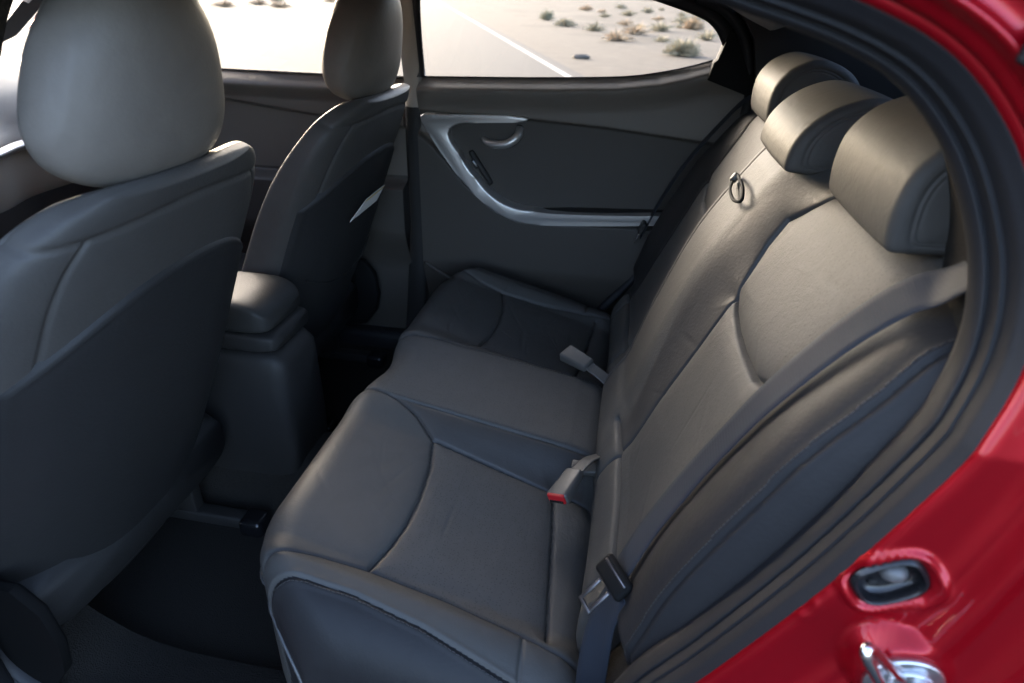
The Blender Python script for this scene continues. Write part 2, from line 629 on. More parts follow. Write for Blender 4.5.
def h_back(s, Y):
    aY = np.abs(Y)
    h = sinterp(s, [-.08, -.03, .0, .05, .10, .14, .25, .45, .55, .64, .70], [-.03, .0, .018, .034, .030, .022, .026, .028, .022, .012, .0])
    # centre section: bulges and falls off towards the near inner seam
    c = sinterp(s, [0, .10, .30, .45, .60, .70], [.0, .008, .030, .040, .036, .022])
    h = h + c * sst(-.175, -.045, Y) * (1 - sst(.120, .150, Y))
    # side bolsters
    bo = sinterp(s, [-.02, .06, .15, .30, .45, .58, .66], [.0, .006, .014, .026, .022, .010, .0])
    h = h + bo * sst(.475, .575, aY)
    # the lower outer corners are cut back to clear the lap belts
    h = h - .075 * sst(.155, .06, s) * sst(.500, .555, aY)
    # scooped lumbar area
    h = h - .006 * np.exp(-((aY - .31) / .12) ** 2) * sst(.5, .3, s)
    return h


def back_pt(s, Y, off=0.0):
    s, Y = np.asarray(s, float), np.asarray(Y, float)
    return B0 + s[..., None] * Ub + Y[..., None] * np.array([0, 1, 0]) + (h_back(s, Y) + off)[..., None] * Nb


def back_n(s, Y):
    e = .004
    du = back_pt(np.array(s + e), np.array(Y)) - back_pt(np.array(s - e), np.array(Y))
    dv = back_pt(np.array(s), np.array(Y + e)) - back_pt(np.array(s), np.array(Y - e))
    n = np.cross(du, dv)
    n /= np.linalg.norm(n)
    return n if np.dot(n, Nb) > 0 else -n


K_OUT = [(-.10, .455), (.0, .46), (.10, .462), (.25, .462), (.40, .466), (.46, .469), (.52, .474), (.58, .480), (.627, .50), (.66, .523), (.69, .55), (.76, .59)]
K_IN = [(-.10, .19), (.02, .20), (.10, .195), (.22, .185), (.34, .182), (.44, .178), (.48, .165), (.53, .150), (.575, .146), (.61, .17), (.642, .20), (.66, .24)]
K_ARC = [(.445, .178), (.434, .215), (.428, .27), (.428, .33), (.434, .40), (.452, .445), (.468, .469)]
K_LOW = [(.106, -.62), (.104, -.4), (.102, -.2), (.104, -.1)]
K_LOWF = [(.104, .18), (.102, .30), (.104, .45), (.106, .62)]
K_ST = [(-.06, .615), (.10, .625), (.22, .622), (.40, .620), (.56, .615), (.64, .605), (.72, .58)]
NS, NBb = 470, 900
sv = np.linspace(-.07, .80, NS)
bv = np.linspace(-.76, .76, NBb)
SS, BB = np.meshgrid(sv, bv, indexing='ij')
aB = np.abs(BB)
# top corners are rounded off in plan: the upper edge falls towards the outside
stop = .690 - .030 * np.clip((aB - .30) / .28, 0, 1) ** 2
rt = .060
over = np.clip((SS - (stop - rt)) / rt, 0, np.pi / 2)
s_eff = np.minimum(SS, stop - rt) + rt * np.sin(over)
backT = rt * (1 - np.cos(over)) + np.maximum(0, SS - (stop - rt) - rt * np.pi / 2)
bb0, rb = .575, .062
t = np.clip((aB - bb0) / rb, 0, np.pi / 2)
Yb = np.sign(BB) * (np.minimum(aB, bb0) + rb * np.sin(t))
backS = rb * (1 - np.cos(t)) + np.maximum(0, aB - bb0 - rb * np.pi / 2)
H = h_back(s_eff, Yb) - backT - backS
Pb = B0 + s_eff[..., None] * Ub + Yb[..., None] * np.array([0, 1, 0]) + H[..., None] * Nb
Nn = normals(Pb)
if np.dot(Nn[NS // 2, NBb // 2], Nb) < 0:
    Nn = -Nn
hb = np.zeros_like(SS)
hb += groove(np.minimum.reduce([dist_poly(SS, aB, sm) for sm in (K_OUT, K_IN, K_ARC)]), depth=.0060, puff=.0065, pw=.014)
hb = np.minimum(hb, groove(dist_poly(SS, aB, K_ARC), depth=.0085, w=.0035, puff=.010, pw=.020))
for sm in (K_LOW, K_LOWF):
    hb += groove(dist_poly(SS, BB, sm), depth=.008, w=.005, puff=.008)
d = dist_poly(SS, aB, K_ST)
hb += -.0020 * np.exp(-(d / .003) ** 2) + .0013 * np.exp(-((d - .006) / .004) ** 2)
# the gap between the two fold-down halves
d = np.abs(BB - .128)
hb += -.030 * np.exp(-(d / .0085) ** 4) - .004 * np.exp(-d / .010)
d = np.abs(BB - .098)
hb += -.004 * np.exp(-(d / .003) ** 2)
for i in range(44):
    x0, y0 = RNG.uniform(.06, .64), RNG.uniform(.15, .52) * RNG.choice([-1, 1])
    an = RNG.normal(np.pi / 2, .6)
    L, w = RNG.uniform(.02, .06), RNG.uniform(.003, .007)
    u = (SS - x0) * np.cos(an) + (BB - y0) * np.sin(an)
    v = -(SS - x0) * np.sin(an) + (BB - y0) * np.cos(an) + .6 * u * u
    hb += RNG.uniform(-.0008, .0004) * np.exp(-(u / L) ** 2 - (v / w) ** 2)
Pb = Pb + Nn * hb[..., None]
cs, cb, cB = cell(SS), cell(aB), cell(BB)
ins = (cb > np.interp(cs, *zip(*K_IN))) & (cb < np.interp(cs, *zip(*K_OUT)))
arc = np.interp(cb, [p[1] for p in K_ARC], [p[0] for p in K_ARC])
regs = []
for sidem in (cB < 0, cB > 0):
    regs.append(('lower_roll', LEATHER, (cs < .103) & sidem & (cb < .60) & (cb > .15), None))
    regs.append(('shoulder_insert', INSERT, ins & sidem & (cs >= arc) & (cs < .70), None))
    regs.append(('lumbar_insert', INSERT, ins & sidem & (cs < arc) & (cs >= .103), None))
    regs.append(('outer_bolster', SHADED_SIDE, sidem & (cb > np.interp(cs, *zip(*K_OUT))) & (cb <= np.interp(cs, *zip(*K_ST))) & (cs > .0) & (cs < .66), None))
    regs.append(('side_bolster', SHADED_SIDE, sidem & (cb > np.interp(cs, *zip(*K_ST))), None))
regs.append(('inner_bolster', SHADED_BOLSTER, (cB < np.interp(cs, [0, .15, .35, .55, .62], [-.15, -.125, -.085, -.075, -.10])) & (cB > -np.interp(cs, *zip(*K_IN))) & (cs < .62), None))  # shade on the centre's near slope, painted as a darker band
regs.append(('center_back_panel', INSERT, (cB > -.150) & (cB < .128) & (cs < .60), None))
backrest, _ = split_sheet(Pb, regs, ('backrest', LEATHER), bench)


for sg_ in (-1, 1):
    stitches('stitching', backrest, Pb, Nn, SS, bv, [(x, y - .006) for x, y in K_ST if x > 0], sg_)
    stitches('stitching', backrest, Pb, Nn, SS, bv, [(x, y + .006) for x, y in K_OUT if x > .1], sg_)

# --- rear headrests -------------------------------------------------
def superell(a, b, c, ex, ez, n=120, m=140):
    ph = np.linspace(-np.pi / 2, np.pi / 2, n)
    th = np.linspace(-np.pi, np.pi, m, endpoint=False)
    PH, TH = np.meshgrid(ph, th, indexing='ij')
    sp = lambda v, e: np.sign(v) * np.abs(v) ** e
    cp = sp(np.cos(PH), ez)
    return a * cp * sp(np.cos(TH), ex), b * cp * sp(np.sin(TH), ex), c * sp(np.sin(PH), ez)


def headrest(name, parent, loc, tilt, dims, bend=0.0, taper=0.0, seam=.80, lean=0.0, mt=LEATHER, facing=0.0, ex=.62, ez=.62, seam_d=.0022):
    a, b, c = dims
    x, y, z = superell(a, b, c, ex, ez)
    zn = z / c
    y = y * (1 - taper * np.clip(zn, -1, 1) - taper * .6 * np.clip(zn, 0, 1) ** 2)
    x = x + bend * (y / b) ** 2 + lean * zn ** 2
    P = np.stack([x, y, z], -1)
    N = normals(P, cv=True)
    if (N * P).sum(-1).mean() < 0:
        N = -N
    yn = np.abs(y) / (b * (1 - taper * np.clip(zn, -1, 1) - taper * .6 * np.clip(zn, 0, 1) ** 2))
    d = np.abs(yn - seam) * b
    dis = -seam_d * np.exp(-(d / .003) ** 2) + .0010 * np.exp(-((d - .006) / .004) ** 2)
    dis[0] = dis[-1] = 0
    P = P + N * dis[..., None]
    ct, st = math.cos(tilt), math.sin(tilt)
    Q = np.stack([P[..., 0] * ct + P[..., 2] * st, P[..., 1], -P[..., 0] * st + P[..., 2] * ct], -1)
    cf, sf = math.cos(facing), math.sin(facing)
    Q = np.stack([Q[..., 0] * cf - Q[..., 1] * sf, Q[..., 0] * sf + Q[..., 1] * cf, Q[..., 2]], -1) + np.array(loc)
    o = sheet(name, Q, mt, parent, cv=True)
    return o


OUT_P = [(.738, .873), (.733, .895), (.7335, .922), (.740, .947), (.757, .970), (.780, .985), (.806, .992), (.842, .986), (.876, .967), (.898, .938), (.903, .905), (.890, .880), (.860, .874), (.800, .872), (.755, .870)]
MID_P = [(.711, .864), (.709, .880), (.713, .900), (.724, .921), (.744, .942), (.772, .959), (.808, .969), (.845, .963), (.876, .945), (.892, .918), (.892, .888), (.876, .866), (.840, .860), (.785, .859), (.730, .860)]


def dome_headrest(profile, yc, W, r=.014, bulge=.006):
    """padded block: domed side profile, soft edges, flat sewn end panels"""
    pr = spline(np.array([(x, 0, z) for x, z in profile]), 150, closed=True)
    ctr = np.array([.812, 0, pr[:, 2].mean()])
    rel = pr - ctr
    R = .068
    rows = []
    kr = 1 - r / R
    for k in np.linspace(.02, kr, 46):
        d = (1 - k) * R - r
        seam = -.0013 * math.exp(-((d - .0015) / .0012) ** 2) + .0006 * math.exp(-((d - .0035) / .001) ** 2) - .0008 * math.exp(-((d - .0055) / .0012) ** 2)
        rows.append((k, W + bulge * (1 - (k / kr) ** 2) + seam))
    for a in np.linspace(0, np.pi / 2, 12)[1:]:
        rows.append((1 - (r / R) * (1 - math.sin(a)), W - r * (1 - math.cos(a))))
    mids = [(1 + .02 * math.cos(y / (W - r) * np.pi / 2), y) for y in np.linspace(W - r, -(W - r), 34)[1:-1]]
    full = [(k, -y) for k, y in rows] + [(k, y) for k, y in mids[::-1]] + rows[::-1]
    P = np.array([ctr + rel * k + np.array([0, yc + y, 0]) for k, y in full])
    return sheet('headrest', P, LEATHER, bench, cv=True, caps=True)


for yc, prof, W in ((-.363, OUT_P, .118), (0.0, MID_P, .122), (.37, [(x + .006, z - .004) for x, z in OUT_P], .116)):
    h = dome_headrest(prof, yc, W)
    for k in (-1, 1):
        tube('post', [(.850, yc + k * .055, .78), (.838, yc + k * .055, .89)], .006, CHROME, h, seg=10)
        box('post_sleeve', (.024, .028, .014), M4((.842, yc + k * .055, .852)), PLASTIC, h, bevel=.004)


# ------------------------------------------------------------------ rear belts and buckles
def belt_path(pts, off):
    P, N = [], []
    for s, Y in pts:
        n = back_n(s, Y)
        P.append(back_pt(np.array(s), np.array(Y)) + n * off)
        N.append(n)
    return P, N


nb = empty('seat_belt', 'grey woven seat belt lying diagonally over the nearest rear seat back', 'seat belt', 'rear seat belts')
P, N = belt_path([(.676, -.590), (.655, -.566), (.628, -.546), (.568, -.532), (.476, -.524), (.40, -.514), (.329, -.508), (.25, -.52), (.198, -.535), (.150, -.540)], .015)
# shoulder end climbs to the quarter trim, the lap end drops to its anchor beside the cushion
P = [np.array([.80, -.635, .935]), np.array([.765, -.618, .925])] + P[1:]
N = [N[0], N[0]] + N[1:]
N = [np.array(n) * .55 + np.array([-.25, -.42, .40]) * .6 for n in N]
strap('shoulder_strap', P, N, .043, .0016, WEB, nb, n=120)
P2 = [np.array([.531, -.558, .445]), np.array([.517, -.562, .397]), np.array([.511, -.574, .352]), np.array([.509, -.590, .295]), np.array([.511, -.607, .20])]
N2 = [np.array([-.75, -.35, .55]), np.array([-.75, -.45, .45]), np.array([-.65, -.65, .35]), np.array([-.6, -.75, .2]), np.array([-.6, -.75, .1])]
strap('lap_strap', P2, N2, .047, .0016, WEB, nb, n=60)
tp = back_pt(np.array(.184), np.array(-.552)) + back_n(.184, -.552) * .018
tn = Vector((-.55, -.50, .62))
mt4 = M4(tp + np.array([-.004, -.004, .0]), x=(.42, .12, .90), z=tn)
tongue = box('tongue', (.030, .054, .012), mt4, MATTE, nb, bevel=.006, seg=4)
bm = bmesh.new()
add_box(bm, (.004, .044, .005), mt4 @ Matrix.Translation((.007, 0, .0055)), .0015)
add_box(bm, (.034, .005, .003), mt4 @ Matrix.Translation((-.034, .010, .000)), .001)
add_box(bm, (.034, .005, .003), mt4 @ Matrix.Translation((-.034, -.010, .000)), .001)
add_box(bm, (.005, .025, .003), mt4 @ Matrix.Translation((-.053, 0, .000)), .001)
bm_obj('tongue_plate', bm, STEEL, tongue)

fb = empty('seat_belt', 'dark seat belt running down beside the far door at the edge of the bench', 'seat belt', 'rear seat belts')
P, N = belt_path([(.66, .600), (.58, .625), (.45, .63), (.33, .63), (.22, .625)], .012)
P = [np.array([.90, .62, .95])] + P
N = [N[0]] + N
strap('shoulder_strap', P, N, .047, .0016, WEB, fb, n=80)
fp, fn = back_pt(np.array(.25), np.array(.628)), back_n(.25, .628)
mt4 = M4(fp + fn * .02, x=(.4, 0, .9), z=fn)
tg = box('tongue', (.034, .062, .014), mt4, PLASTIC, fb, bevel=.005)
box('tongue_plate', (.040, .034, .003), mt4 @ Matrix.Translation((-.030, 0, 0)), CHROME, tg, bevel=.001)

cb_ = empty('seat_belt', 'black middle seat belt lying in the gap of the split seat back', 'seat belt', 'rear seat belts')
P, N = belt_path([(.56, .128), (.45, .128), (.30, .128), (.18, .128), (.08, .128)], -.014)
N = [np.array(n) * .5 + np.array([0, -.35, .1]) for n in N]
strap('strap', P, N, .014, .0016, MATTE, cb_, n=80)
gp, gn = back_pt(np.array(.556), np.array(.070)), back_n(.566, .03)
m = M4(gp + gn * .004, x=(-.05, -1, -.05), z=gn)
mm = np.array(m)
loc = lambda u, v, w: (mm @ np.array([u, v, w, 1]))[:3]
tube('guide_loop', [loc(.000, .007, .006), loc(.045, .012, .012), loc(.095, .013, .010), loc(.125, .002, .006), loc(.098, -.010, .009), loc(.050, -.010, .012), loc(.004, -.006, .006), loc(-.006, .001, .006)], .0027, MATTE, cb_, n=70, closed=True, seg=10)
box('guide_base', (.014, .018, .012), m @ Matrix.Translation((-.004, 0, .006)), BUCKLE, cb_, bevel=.004)


def buckle(label, loc, xdir, zdir, red=True, k=1.0):
    r = empty('belt_buckle', label, 'belt buckle', 'belt buckles on the rear bench')
    m = M4(loc, x=xdir, z=zdir) @ Matrix.Scale(k, 4)
    bm = bmesh.new()
    vs = add_box(bm, (.062, .036, .020), Matrix.Identity(4), .005, 4)
    for v in vs:   # tapers to the stalk end
        e = (v.co.x + .031) / .062
        v.co.y *= .80 + .22 * e
        v.co.z *= .85 + .2 * e
        v.co = m @ v.co
    body = bm_obj('buckle_body', bm, BUCKLE, r)
    if red:
        box('release_button', (.010, .030, .016), m @ Matrix.Translation((.0285, 0, .0015)), REDBTN, r, bevel=.002)
        box('tongue_slot', (.003, .024, .004), m @ Matrix.Translation((.0335, 0, -.002)), BLACK, r, bevel=.0008)
    # webbing stalk going down into the gap between cushion and backrest
    mv = np.array(m)
    q = lambda u, v, w: (mv @ np.array([u, v, w, 1]))[:3]
    zz = mv[:3, 2]
    strap('stalk', [q(-.024, 0, .0), q(-.045, 0, -.003), q(-.075, 0, -.012), q(-.12, 0, -.040)], [zz] * 4, .028, .004, BUCKLE, r, n=24)
    return r


buckle('grey belt buckle with red release button on the nearest rear seat', (.440, -.250, .328), (-.36, -.92, -.14), (-.38, -.02, .92), k=1.15)
buckle('pale grey belt buckle face down on the far rear seat beside the centre pad', (.418, .165, .345), (-.80, .55, .10), (-.1, -.25, .95), red=False, k=1.2)
buckle('flat grey belt buckle tucked at the back of the centre pad', (.466, -.165, .300), (-.98, -.05, .10), (-.05, -.25, .95), red=False, k=.8)

# ------------------------------------------------------------------ front seats
TS = rad(22)
Us = np.array([math.sin(TS), 0, math.cos(TS)])
Ns = np.array([math.cos(TS), 0, -math.sin(TS)])   # rearward normal
SB = np.array([-.072, 0, .835])


def front_seat(name, label, yc):
    r = empty(name, label, 'car seat', 'front seats')
    s = np.linspace(-.78, .035, 190)
    hw = sinterp(s, [-.78, -.6, -.4, -.25, -.12, -.06, -.02, .012, .035], [.225, .25, .262, .262, .254, .240, .218, .185, .14])
    tk = sinterp(s, [-.78, -.5, -.2, -.05, .01, .035], [.12, .125, .105, .075, .055, .024])
    cn = -tk * .5
    th = np.linspace(-np.pi, np.pi, 340, endpoint=False)
    S, T = np.meshgrid(s, th, indexing='ij')
    W, K, CN = hw[:, None], tk[:, None], cn[:, None]
    e = .52
    c, sn = np.cos(T), np.sin(T)
    n_ = K * .5 * np.sign(c) * np.abs(c) ** e
    y_ = W * np.sign(sn) * np.abs(sn) ** e
    # bolsters wrap forward at the front, the back is crowned
    wrap = (np.abs(y_) / W) ** 2.6
    front = (c < 0)
    n_ = n_ + CN - np.where(front, .055, .050) * wrap * sinterp(s, [-.78, -.3, -.05, .035], [1, 1, .6, .2])[:, None]
    P = SB + S[..., None] * Us + n_[..., None] * Ns + (yc + y_)[..., None] * np.array([0, 1, 0])
    N = normals(P, cv=True)
    ctr = SB + S[..., None] * Us + CN[..., None] * Ns + np.array([0, yc, 0])
    if ((P - ctr) * N).sum(-1).mean() < 0:
        N = -N
    # seams: one across just under the top edge, one down each rear corner, stitches along the front edge
    rear = c > -.2
    top_s = .004 - .028 * (np.abs(y_) / W) ** 2
    d = np.abs(S - top_s)
    dis = np.where(rear, groove(d, .0028, .003, .002, .01), 0)
    dv = np.abs(np.abs(y_) - (W - .045))
    dis = dis + np.where(rear & (c > .1) & (S < top_s), groove(dv, .0028, .003, .002, .01), 0)
    P = P + N * dis[..., None]
    back = sheet('backrest', P, SEATBACK, r, cv=True, caps=True)
    back.data.materials.append(PANELV)     # lowest part gets the dark panel vinyl: footwell shade put into the colour
    nrow = len(th)
    low = np.zeros(len(back.data.polygons), dtype=np.int32)
    cut = int(np.searchsorted(s, -.56))
    low[:cut * nrow] = 1
    low[(len(s) - 1) * nrow::2] = 1
    back.data.polygons.foreach_set('material_index', low)
    # hard back panel with the map pocket; its upper edge is an arch
    yv = np.linspace(-.250, .250, 120)
    vv = np.linspace(0, 1, 120)
    V, Yv = np.meshgrid(vv, yv, indexing='ij')
    arch = -.090 - .13 * (np.abs(Yv) / .250) ** 2.6
    s0 = -.765
    Sp = s0 + (arch - s0) * V

    def rear_n(S_, Y_):
        W_ = np.interp(S_, s, hw); K_ = np.interp(S_, s, tk); C_ = np.interp(S_, s, cn)
        q = np.clip(np.abs(Y_) / W_, 0, .999)
        cc = np.sqrt(np.clip(1 - (q ** (1 / e)) ** 2, 0, 1))
        nn = K_ * .5 * cc ** e
        return nn + C_ - .050 * q ** 2.6 * sinterp(S_, [-.78, -.3, -.05, .035], [1, 1, .6, .2])
    rim = np.minimum(np.minimum(1 - V, V * 3) * (arch - s0), (.250 - np.abs(Yv)))
    lift = .012 * (1 - np.exp(-np.maximum(rim, 0) / .010)) - .010
    roundrim = .004 * np.exp(-((rim - .008) / .006) ** 2)
    slump = .012 * np.exp(-((Sp + .35) / .18) ** 2) * np.cos(np.clip(Yv / .250, -1, 1) * np.pi / 2)
    nn = rear_n(Sp, Yv) + lift + roundrim + slump + .004
    Pp = SB + Sp[..., None] * Us + nn[..., None] * Ns + (yc + Yv)[..., None] * np.array([0, 1, 0])
    panel = sheet('back_panel', Pp, PANELV, r, flip=True)
    # elastic edge of the lower net pocket
    yy = np.linspace(-.20, .20, 40)
    ss = -.40 - .05 * np.cos(yy / .2 * np.pi / 2)
    pn = rear_n(ss, yy) + .016
    pp = SB + ss[:, None] * Us + pn[:, None] * Ns + (yc + yy)[:, None] * np.array([0, 1, 0])
    if yc > 0:
        tube('pocket_edge', pp[::4], .0022, PANELV, panel, n=50, seg=8)
    # headrest on two posts
    hr = headrest('headrest', r, (-.115, yc, .984), rad(10), (.060, .141, .128), bend=-.012, taper=.29, seam=.985, ex=.78, ez=.74, seam_d=.0006, mt=GLARE_LEATHER)
    for k in (-1, 1):
        tube('post', [(-.135, yc + k * .06, .80), (-.120, yc + k * .06, .86), (-.118, yc + k * .06, .90)], .0065, CHROME, hr, seg=12)
        box('post_sleeve', (.026, .030, .012), M4((-.122, yc + k * .06, .855)), PLASTIC, r, bevel=.004)
    # seat base, cushion and side shields
    u = np.linspace(-np.pi, np.pi, 80, endpoint=False)
    secs = []
    for xx, w, zt, zb in ((-.90, .20, .30, .22), (-.86, .235, .345, .19), (-.70, .255, .36, .17), (-.50, .255, .33, .16), (-.36, .25, .31, .16), (-.31, .235, .29, .18)):
        cu, su = np.cos(u), np.sin(u)
        secs.append(np.stack([np.full_like(u, xx), yc + w * np.sign(cu) * np.abs(cu) ** .4, (zt + zb) / 2 + (zt - zb) / 2 * np.sign(su) * np.abs(su) ** .5], -1))
    Pq = np.stack([spline(np.array(secs)[:, k], 30) for k in range(80)], 1)
    sheet('seat_cushion', Pq, PANELV, r, cv=True, caps=True)
    for k in ((-1,) if yc < 0 else (1,)):
        prism('side_shield', [(-.80, .12), (-.40, .10), (-.30, .12), (-.262, .17), (-.25, .23), (-.258, .30), (-.29, .34), (-.34, .34), (-.42, .30), (-.80, .27)], yc + k * .255, yc + k * .275, MATTE, r, bevel=.008)
    for k in (-1, 1):
        box('seat_rail', (.62, .035, .030), M4((-.56, yc + k * .19, .035)), PLASTIC, r, bevel=.006)
        box('rail_cap', (.055, .055, .045), M4((-.245, yc + k * .19, .030)), BLACK, r, bevel=.012)
        box('rail_leg', (.05, .03, .14), M4((-.40, yc + k * .19, .11)), PLASTIC, r, bevel=.004)
    return r, rear_n


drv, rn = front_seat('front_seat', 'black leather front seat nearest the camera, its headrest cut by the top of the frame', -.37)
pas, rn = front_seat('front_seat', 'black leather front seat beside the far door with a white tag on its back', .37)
# care tag hanging out of the passenger seat's pocket
tq = []
for s_, y_ in ((-.198, -.078), (-.190, .034), (-.226, .008), (-.246, -.128)):
    n_ = float(rn(np.array(s_), np.array(y_))) + .029
    tq.append(SB + s_ * Us + n_ * Ns + np.array([0, .37 + y_, 0]))
bm = bmesh.new()
lo = [bm.verts.new(p) for p in tq]
hi = [bm.verts.new(p + Ns * .0012) for p in tq]
bm.faces.new(lo[::-1]); bm.faces.new(hi)
for i in range(4):
    bm.faces.new((lo[i], lo[(i + 1) % 4], hi[(i + 1) % 4], hi[i]))
tg = bm_obj('info_tag', bm, TAGP, pas, smooth=False)
e0, e1 = tq[0], tq[1]
up = (tq[0] - tq[3]) / np.linalg.norm(tq[0] - tq[3])
bm = bmesh.new()
q4 = [e0 + Ns * .0022, e1 + Ns * .0022, e1 - up * .010 + Ns * .0022, e0 - up * .010 + Ns * .0022]
bm.faces.new([bm.verts.new(p) for p in q4])
bm_obj('tag_band', bm, TAGY, tg, smooth=False)

# ------------------------------------------------------------------ centre console
con = empty('center_console', 'dark grey centre console with padded armrest lid between the front seats', 'console')


def loft_box(name, secs, mt, parent, e=.35, n=72, m=40):
    """secs: (x, y0, y1, z0, z1) from front to rear"""
    u = np.linspace(-np.pi, np.pi, n, endpoint=False)
    cu, su = np.cos(u), np.sin(u)
    out = []
    for x, y0, y1, z0, z1 in secs:
        out.append(np.stack([np.full_like(u, x), (y0 + y1) / 2 + (y1 - y0) / 2 * np.sign(cu) * np.abs(cu) ** e, (z0 + z1) / 2 + (z1 - z0) / 2 * np.sign(su) * np.abs(su) ** e], -1))
    out = np.array(out)
    P = np.stack([spline(out[:, k], m) for k in range(n)], 1)
    return sheet(name, P, mt, parent, cv=True, caps=True)


loft_box('armrest_lid', [(-.62, -.070, .070, .455, .485), (-.60, -.080, .080, .448, .500), (-.42, -.085, .085, .448, .522), (-.28, -.085, .085, .450, .526), (-.235, -.084, .084, .452, .520), (-.212, -.080, .080, .455, .506), (-.200, -.068, .068, .460, .490)], LIDL, con)
loft_box('lid_base', [(-.62, -.070, .070, .415, .452), (-.60, -.081, .081, .412, .454), (-.26, -.085, .085, .410, .454), (-.21, -.083, .083, .412, .453), (-.190, -.075, .075, .416, .448)], PLASTIC, con)
loft_box('console_body', [(-1.1, -.09, .09, .02, .36), (-.62, -.09, .09, .02, .407), (-.32, -.09, .09, .02, .408), (-.24, -.09, .09, .02, .408), (-.205, -.086, .086, .03, .406), (-.182, -.078, .078, .10, .39), (-.175, -.064, .064, .16, .37)], PLASTIC, con, e=.25)

# ------------------------------------------------------------------ the car shell
car = empty('red_car', 'red four-door car seen through its open rear doorway', 'car')

# door opening of the near side: inner edge of the seal, (X, Z), closed loop, with the jamb width at each point
LOOP = [(.478, 1.080, .028), (.519, 1.081, .028), (.561, 1.071, .028), (.617, 1.054, .028), (.660, 1.033, .027), (.694, 1.001, .026), (.719, .962, .026),
        (.738, .915, .030), (.746, .864, .040), (.740, .816, .052), (.722, .760, .068), (.671, .640, .090), (.602, .508, .093), (.551, .421, .093),
        (.50, .30, .085), (.43, .19, .085), (.34, .115, .085), (.20, .085, .07), (.0, .08, .06), (-.20, .085, .06), (-.30, .12, .05), (-.36, .20, .05),
        (-.335, .40, .05), (-.29, .60, .04), (-.24, .78, .04), (-.195, .95, .035), (-.15, 1.05, .03), (-.07, 1.098, .03), (.15, 1.105, .03), (.35, 1.094, .028)]
lp = spline(np.array([(x, 0, z, w) for x, z, w in LOOP]), 2000, closed=True)
lx, lz, lw = lp[:, 0], lp[:, 2], lp[:, 3]
tx = np.roll(lx, -1) - np.roll(lx, 1)
tz = np.roll(lz, -1) - np.roll(lz, 1)
ln = np.hypot(tx, tz)
ox, oz = -tz / ln, tx / ln
cxm, czm = .25, .6
flipm = np.where((ox * (lx - cxm) + oz * (lz - czm)) < 0, -1, 1)
if flipm.mean() < 0:
    ox, oz = -ox, -oz
# smooth the outward direction
for _ in range(12):
    ox = (np.roll(ox, 1) + ox + np.roll(ox, -1)) / 3
    oz = (np.roll(oz, 1) + oz + np.roll(oz, -1)) / 3
ln = np.hypot(ox, oz); ox /= ln; oz /= ln


def ring(d, Y):
    """ring offset outwards by d (scalar or per point), at side depth Y with the body's tumblehome"""
    d = np.broadcast_to(d, lx.shape)
    X, Z = lx + ox * d, lz + oz * d
    y = np.broadcast_to(Y, lx.shape) + .22 * np.maximum(0, Z - .80)
    return np.stack([X, y, Z], -1)


def rings(lst, sub=5):
    R = np.array([ring(d, Y) for d, Y in lst])
    n = len(lst)
    return np.stack([spline(R[:, k], (n - 1) * sub + 1) for k in range(R.shape[1])], 1)


# the seal is narrower down the rear edge than along the roof rail
gs = 1 - .42 * sst(.93, .80, lz) * sst(.30, .45, lx)
# red jamb and outer skin
wj = lw
prof = [(.0245 * gs, -.655), (.0258 * gs, -.688), (.0258 * gs + .0037, -.698), (.0258 * gs + .005 + wj * .25, -.699), (.018 + wj * .50, -.700), (.018 + wj * .60, -.703), (.018 + wj * .66, -.7065), (.018 + wj * .73, -.7065), (.018 + wj * .80, -.711), (.018 + wj * .88, -.720), (.018 + wj * .94, -.7235), (.018 + wj * 1.0, -.7235),
        (.022 + wj * 1.10, -.722), (.030 + wj * 1.25, -.727), (.040 + wj * 1.35, -.745), (.046 + wj * 1.4, -.768), (.055 + wj * 1.45, -.782), (.075 + wj * 1.5, -.790), (.13 + wj * 1.5, -.800), (.26 + wj * 1.5, -.808)]
RJ = rings(prof, 6)
# the recess for the door stop is pressed into the jamb, with a raised lip; a drain dimple and the latch pad nearby
stop_c, pad_c = np.array([.731, .668]), np.array([.757, .584])


def dent(P):
    X, Y, Z = P[..., 0], P[..., 1], P[..., 2]
    u = ((X - stop_c[0]) * .80 + (Z - stop_c[1]) * .60)
    v = (-(X - stop_c[0]) * .60 + (Z - stop_c[1]) * .80)
    rr = ((np.abs(u) / .024) ** 3 + (np.abs(v) / .018) ** 3) ** (1 / 3)
    dy = -.006 * np.exp(-((rr - 1.46) / .15) ** 2)
    r2 = np.hypot(X - .672, (Z - .622))
    dy += .004 * np.exp(-(r2 / .008) ** 2) - .002 * np.exp(-((r2 - .012) / .004) ** 2)
    r3 = np.hypot((X - .690), (Z - .655))
    dy += .003 * np.exp(-(r3 / .010) ** 2)
    Q = P.copy()
    Q[..., 1] += np.where(Y > -.76, dy, 0)
    Q[..., 1] = np.where((rr < 1.10) & (Y > -.76), Q[..., 1] * sst(1.0, 1.10, rr) + -.686 * (1 - sst(1.0, 1.10, rr)), Q[..., 1])
    r4 = np.hypot((X - pad_c[0]), (Z - pad_c[1]))
    k4 = 1 - sst(.032, .046, r4)
    Q[..., 1] = np.where(Y > -.79, Q[..., 1] * (1 - k4) - .7245 * k4, Q[..., 1])
    return Q, rr


RJ, rr = dent(RJ)
F = grid_faces(RJ.shape[0], RJ.shape[1], False, True)
V = RJ.reshape(-1, 3)
fr_ = rr.reshape(-1)[F].max(1)
body = mesh_np('body_shell', V, F, PAINT, car)

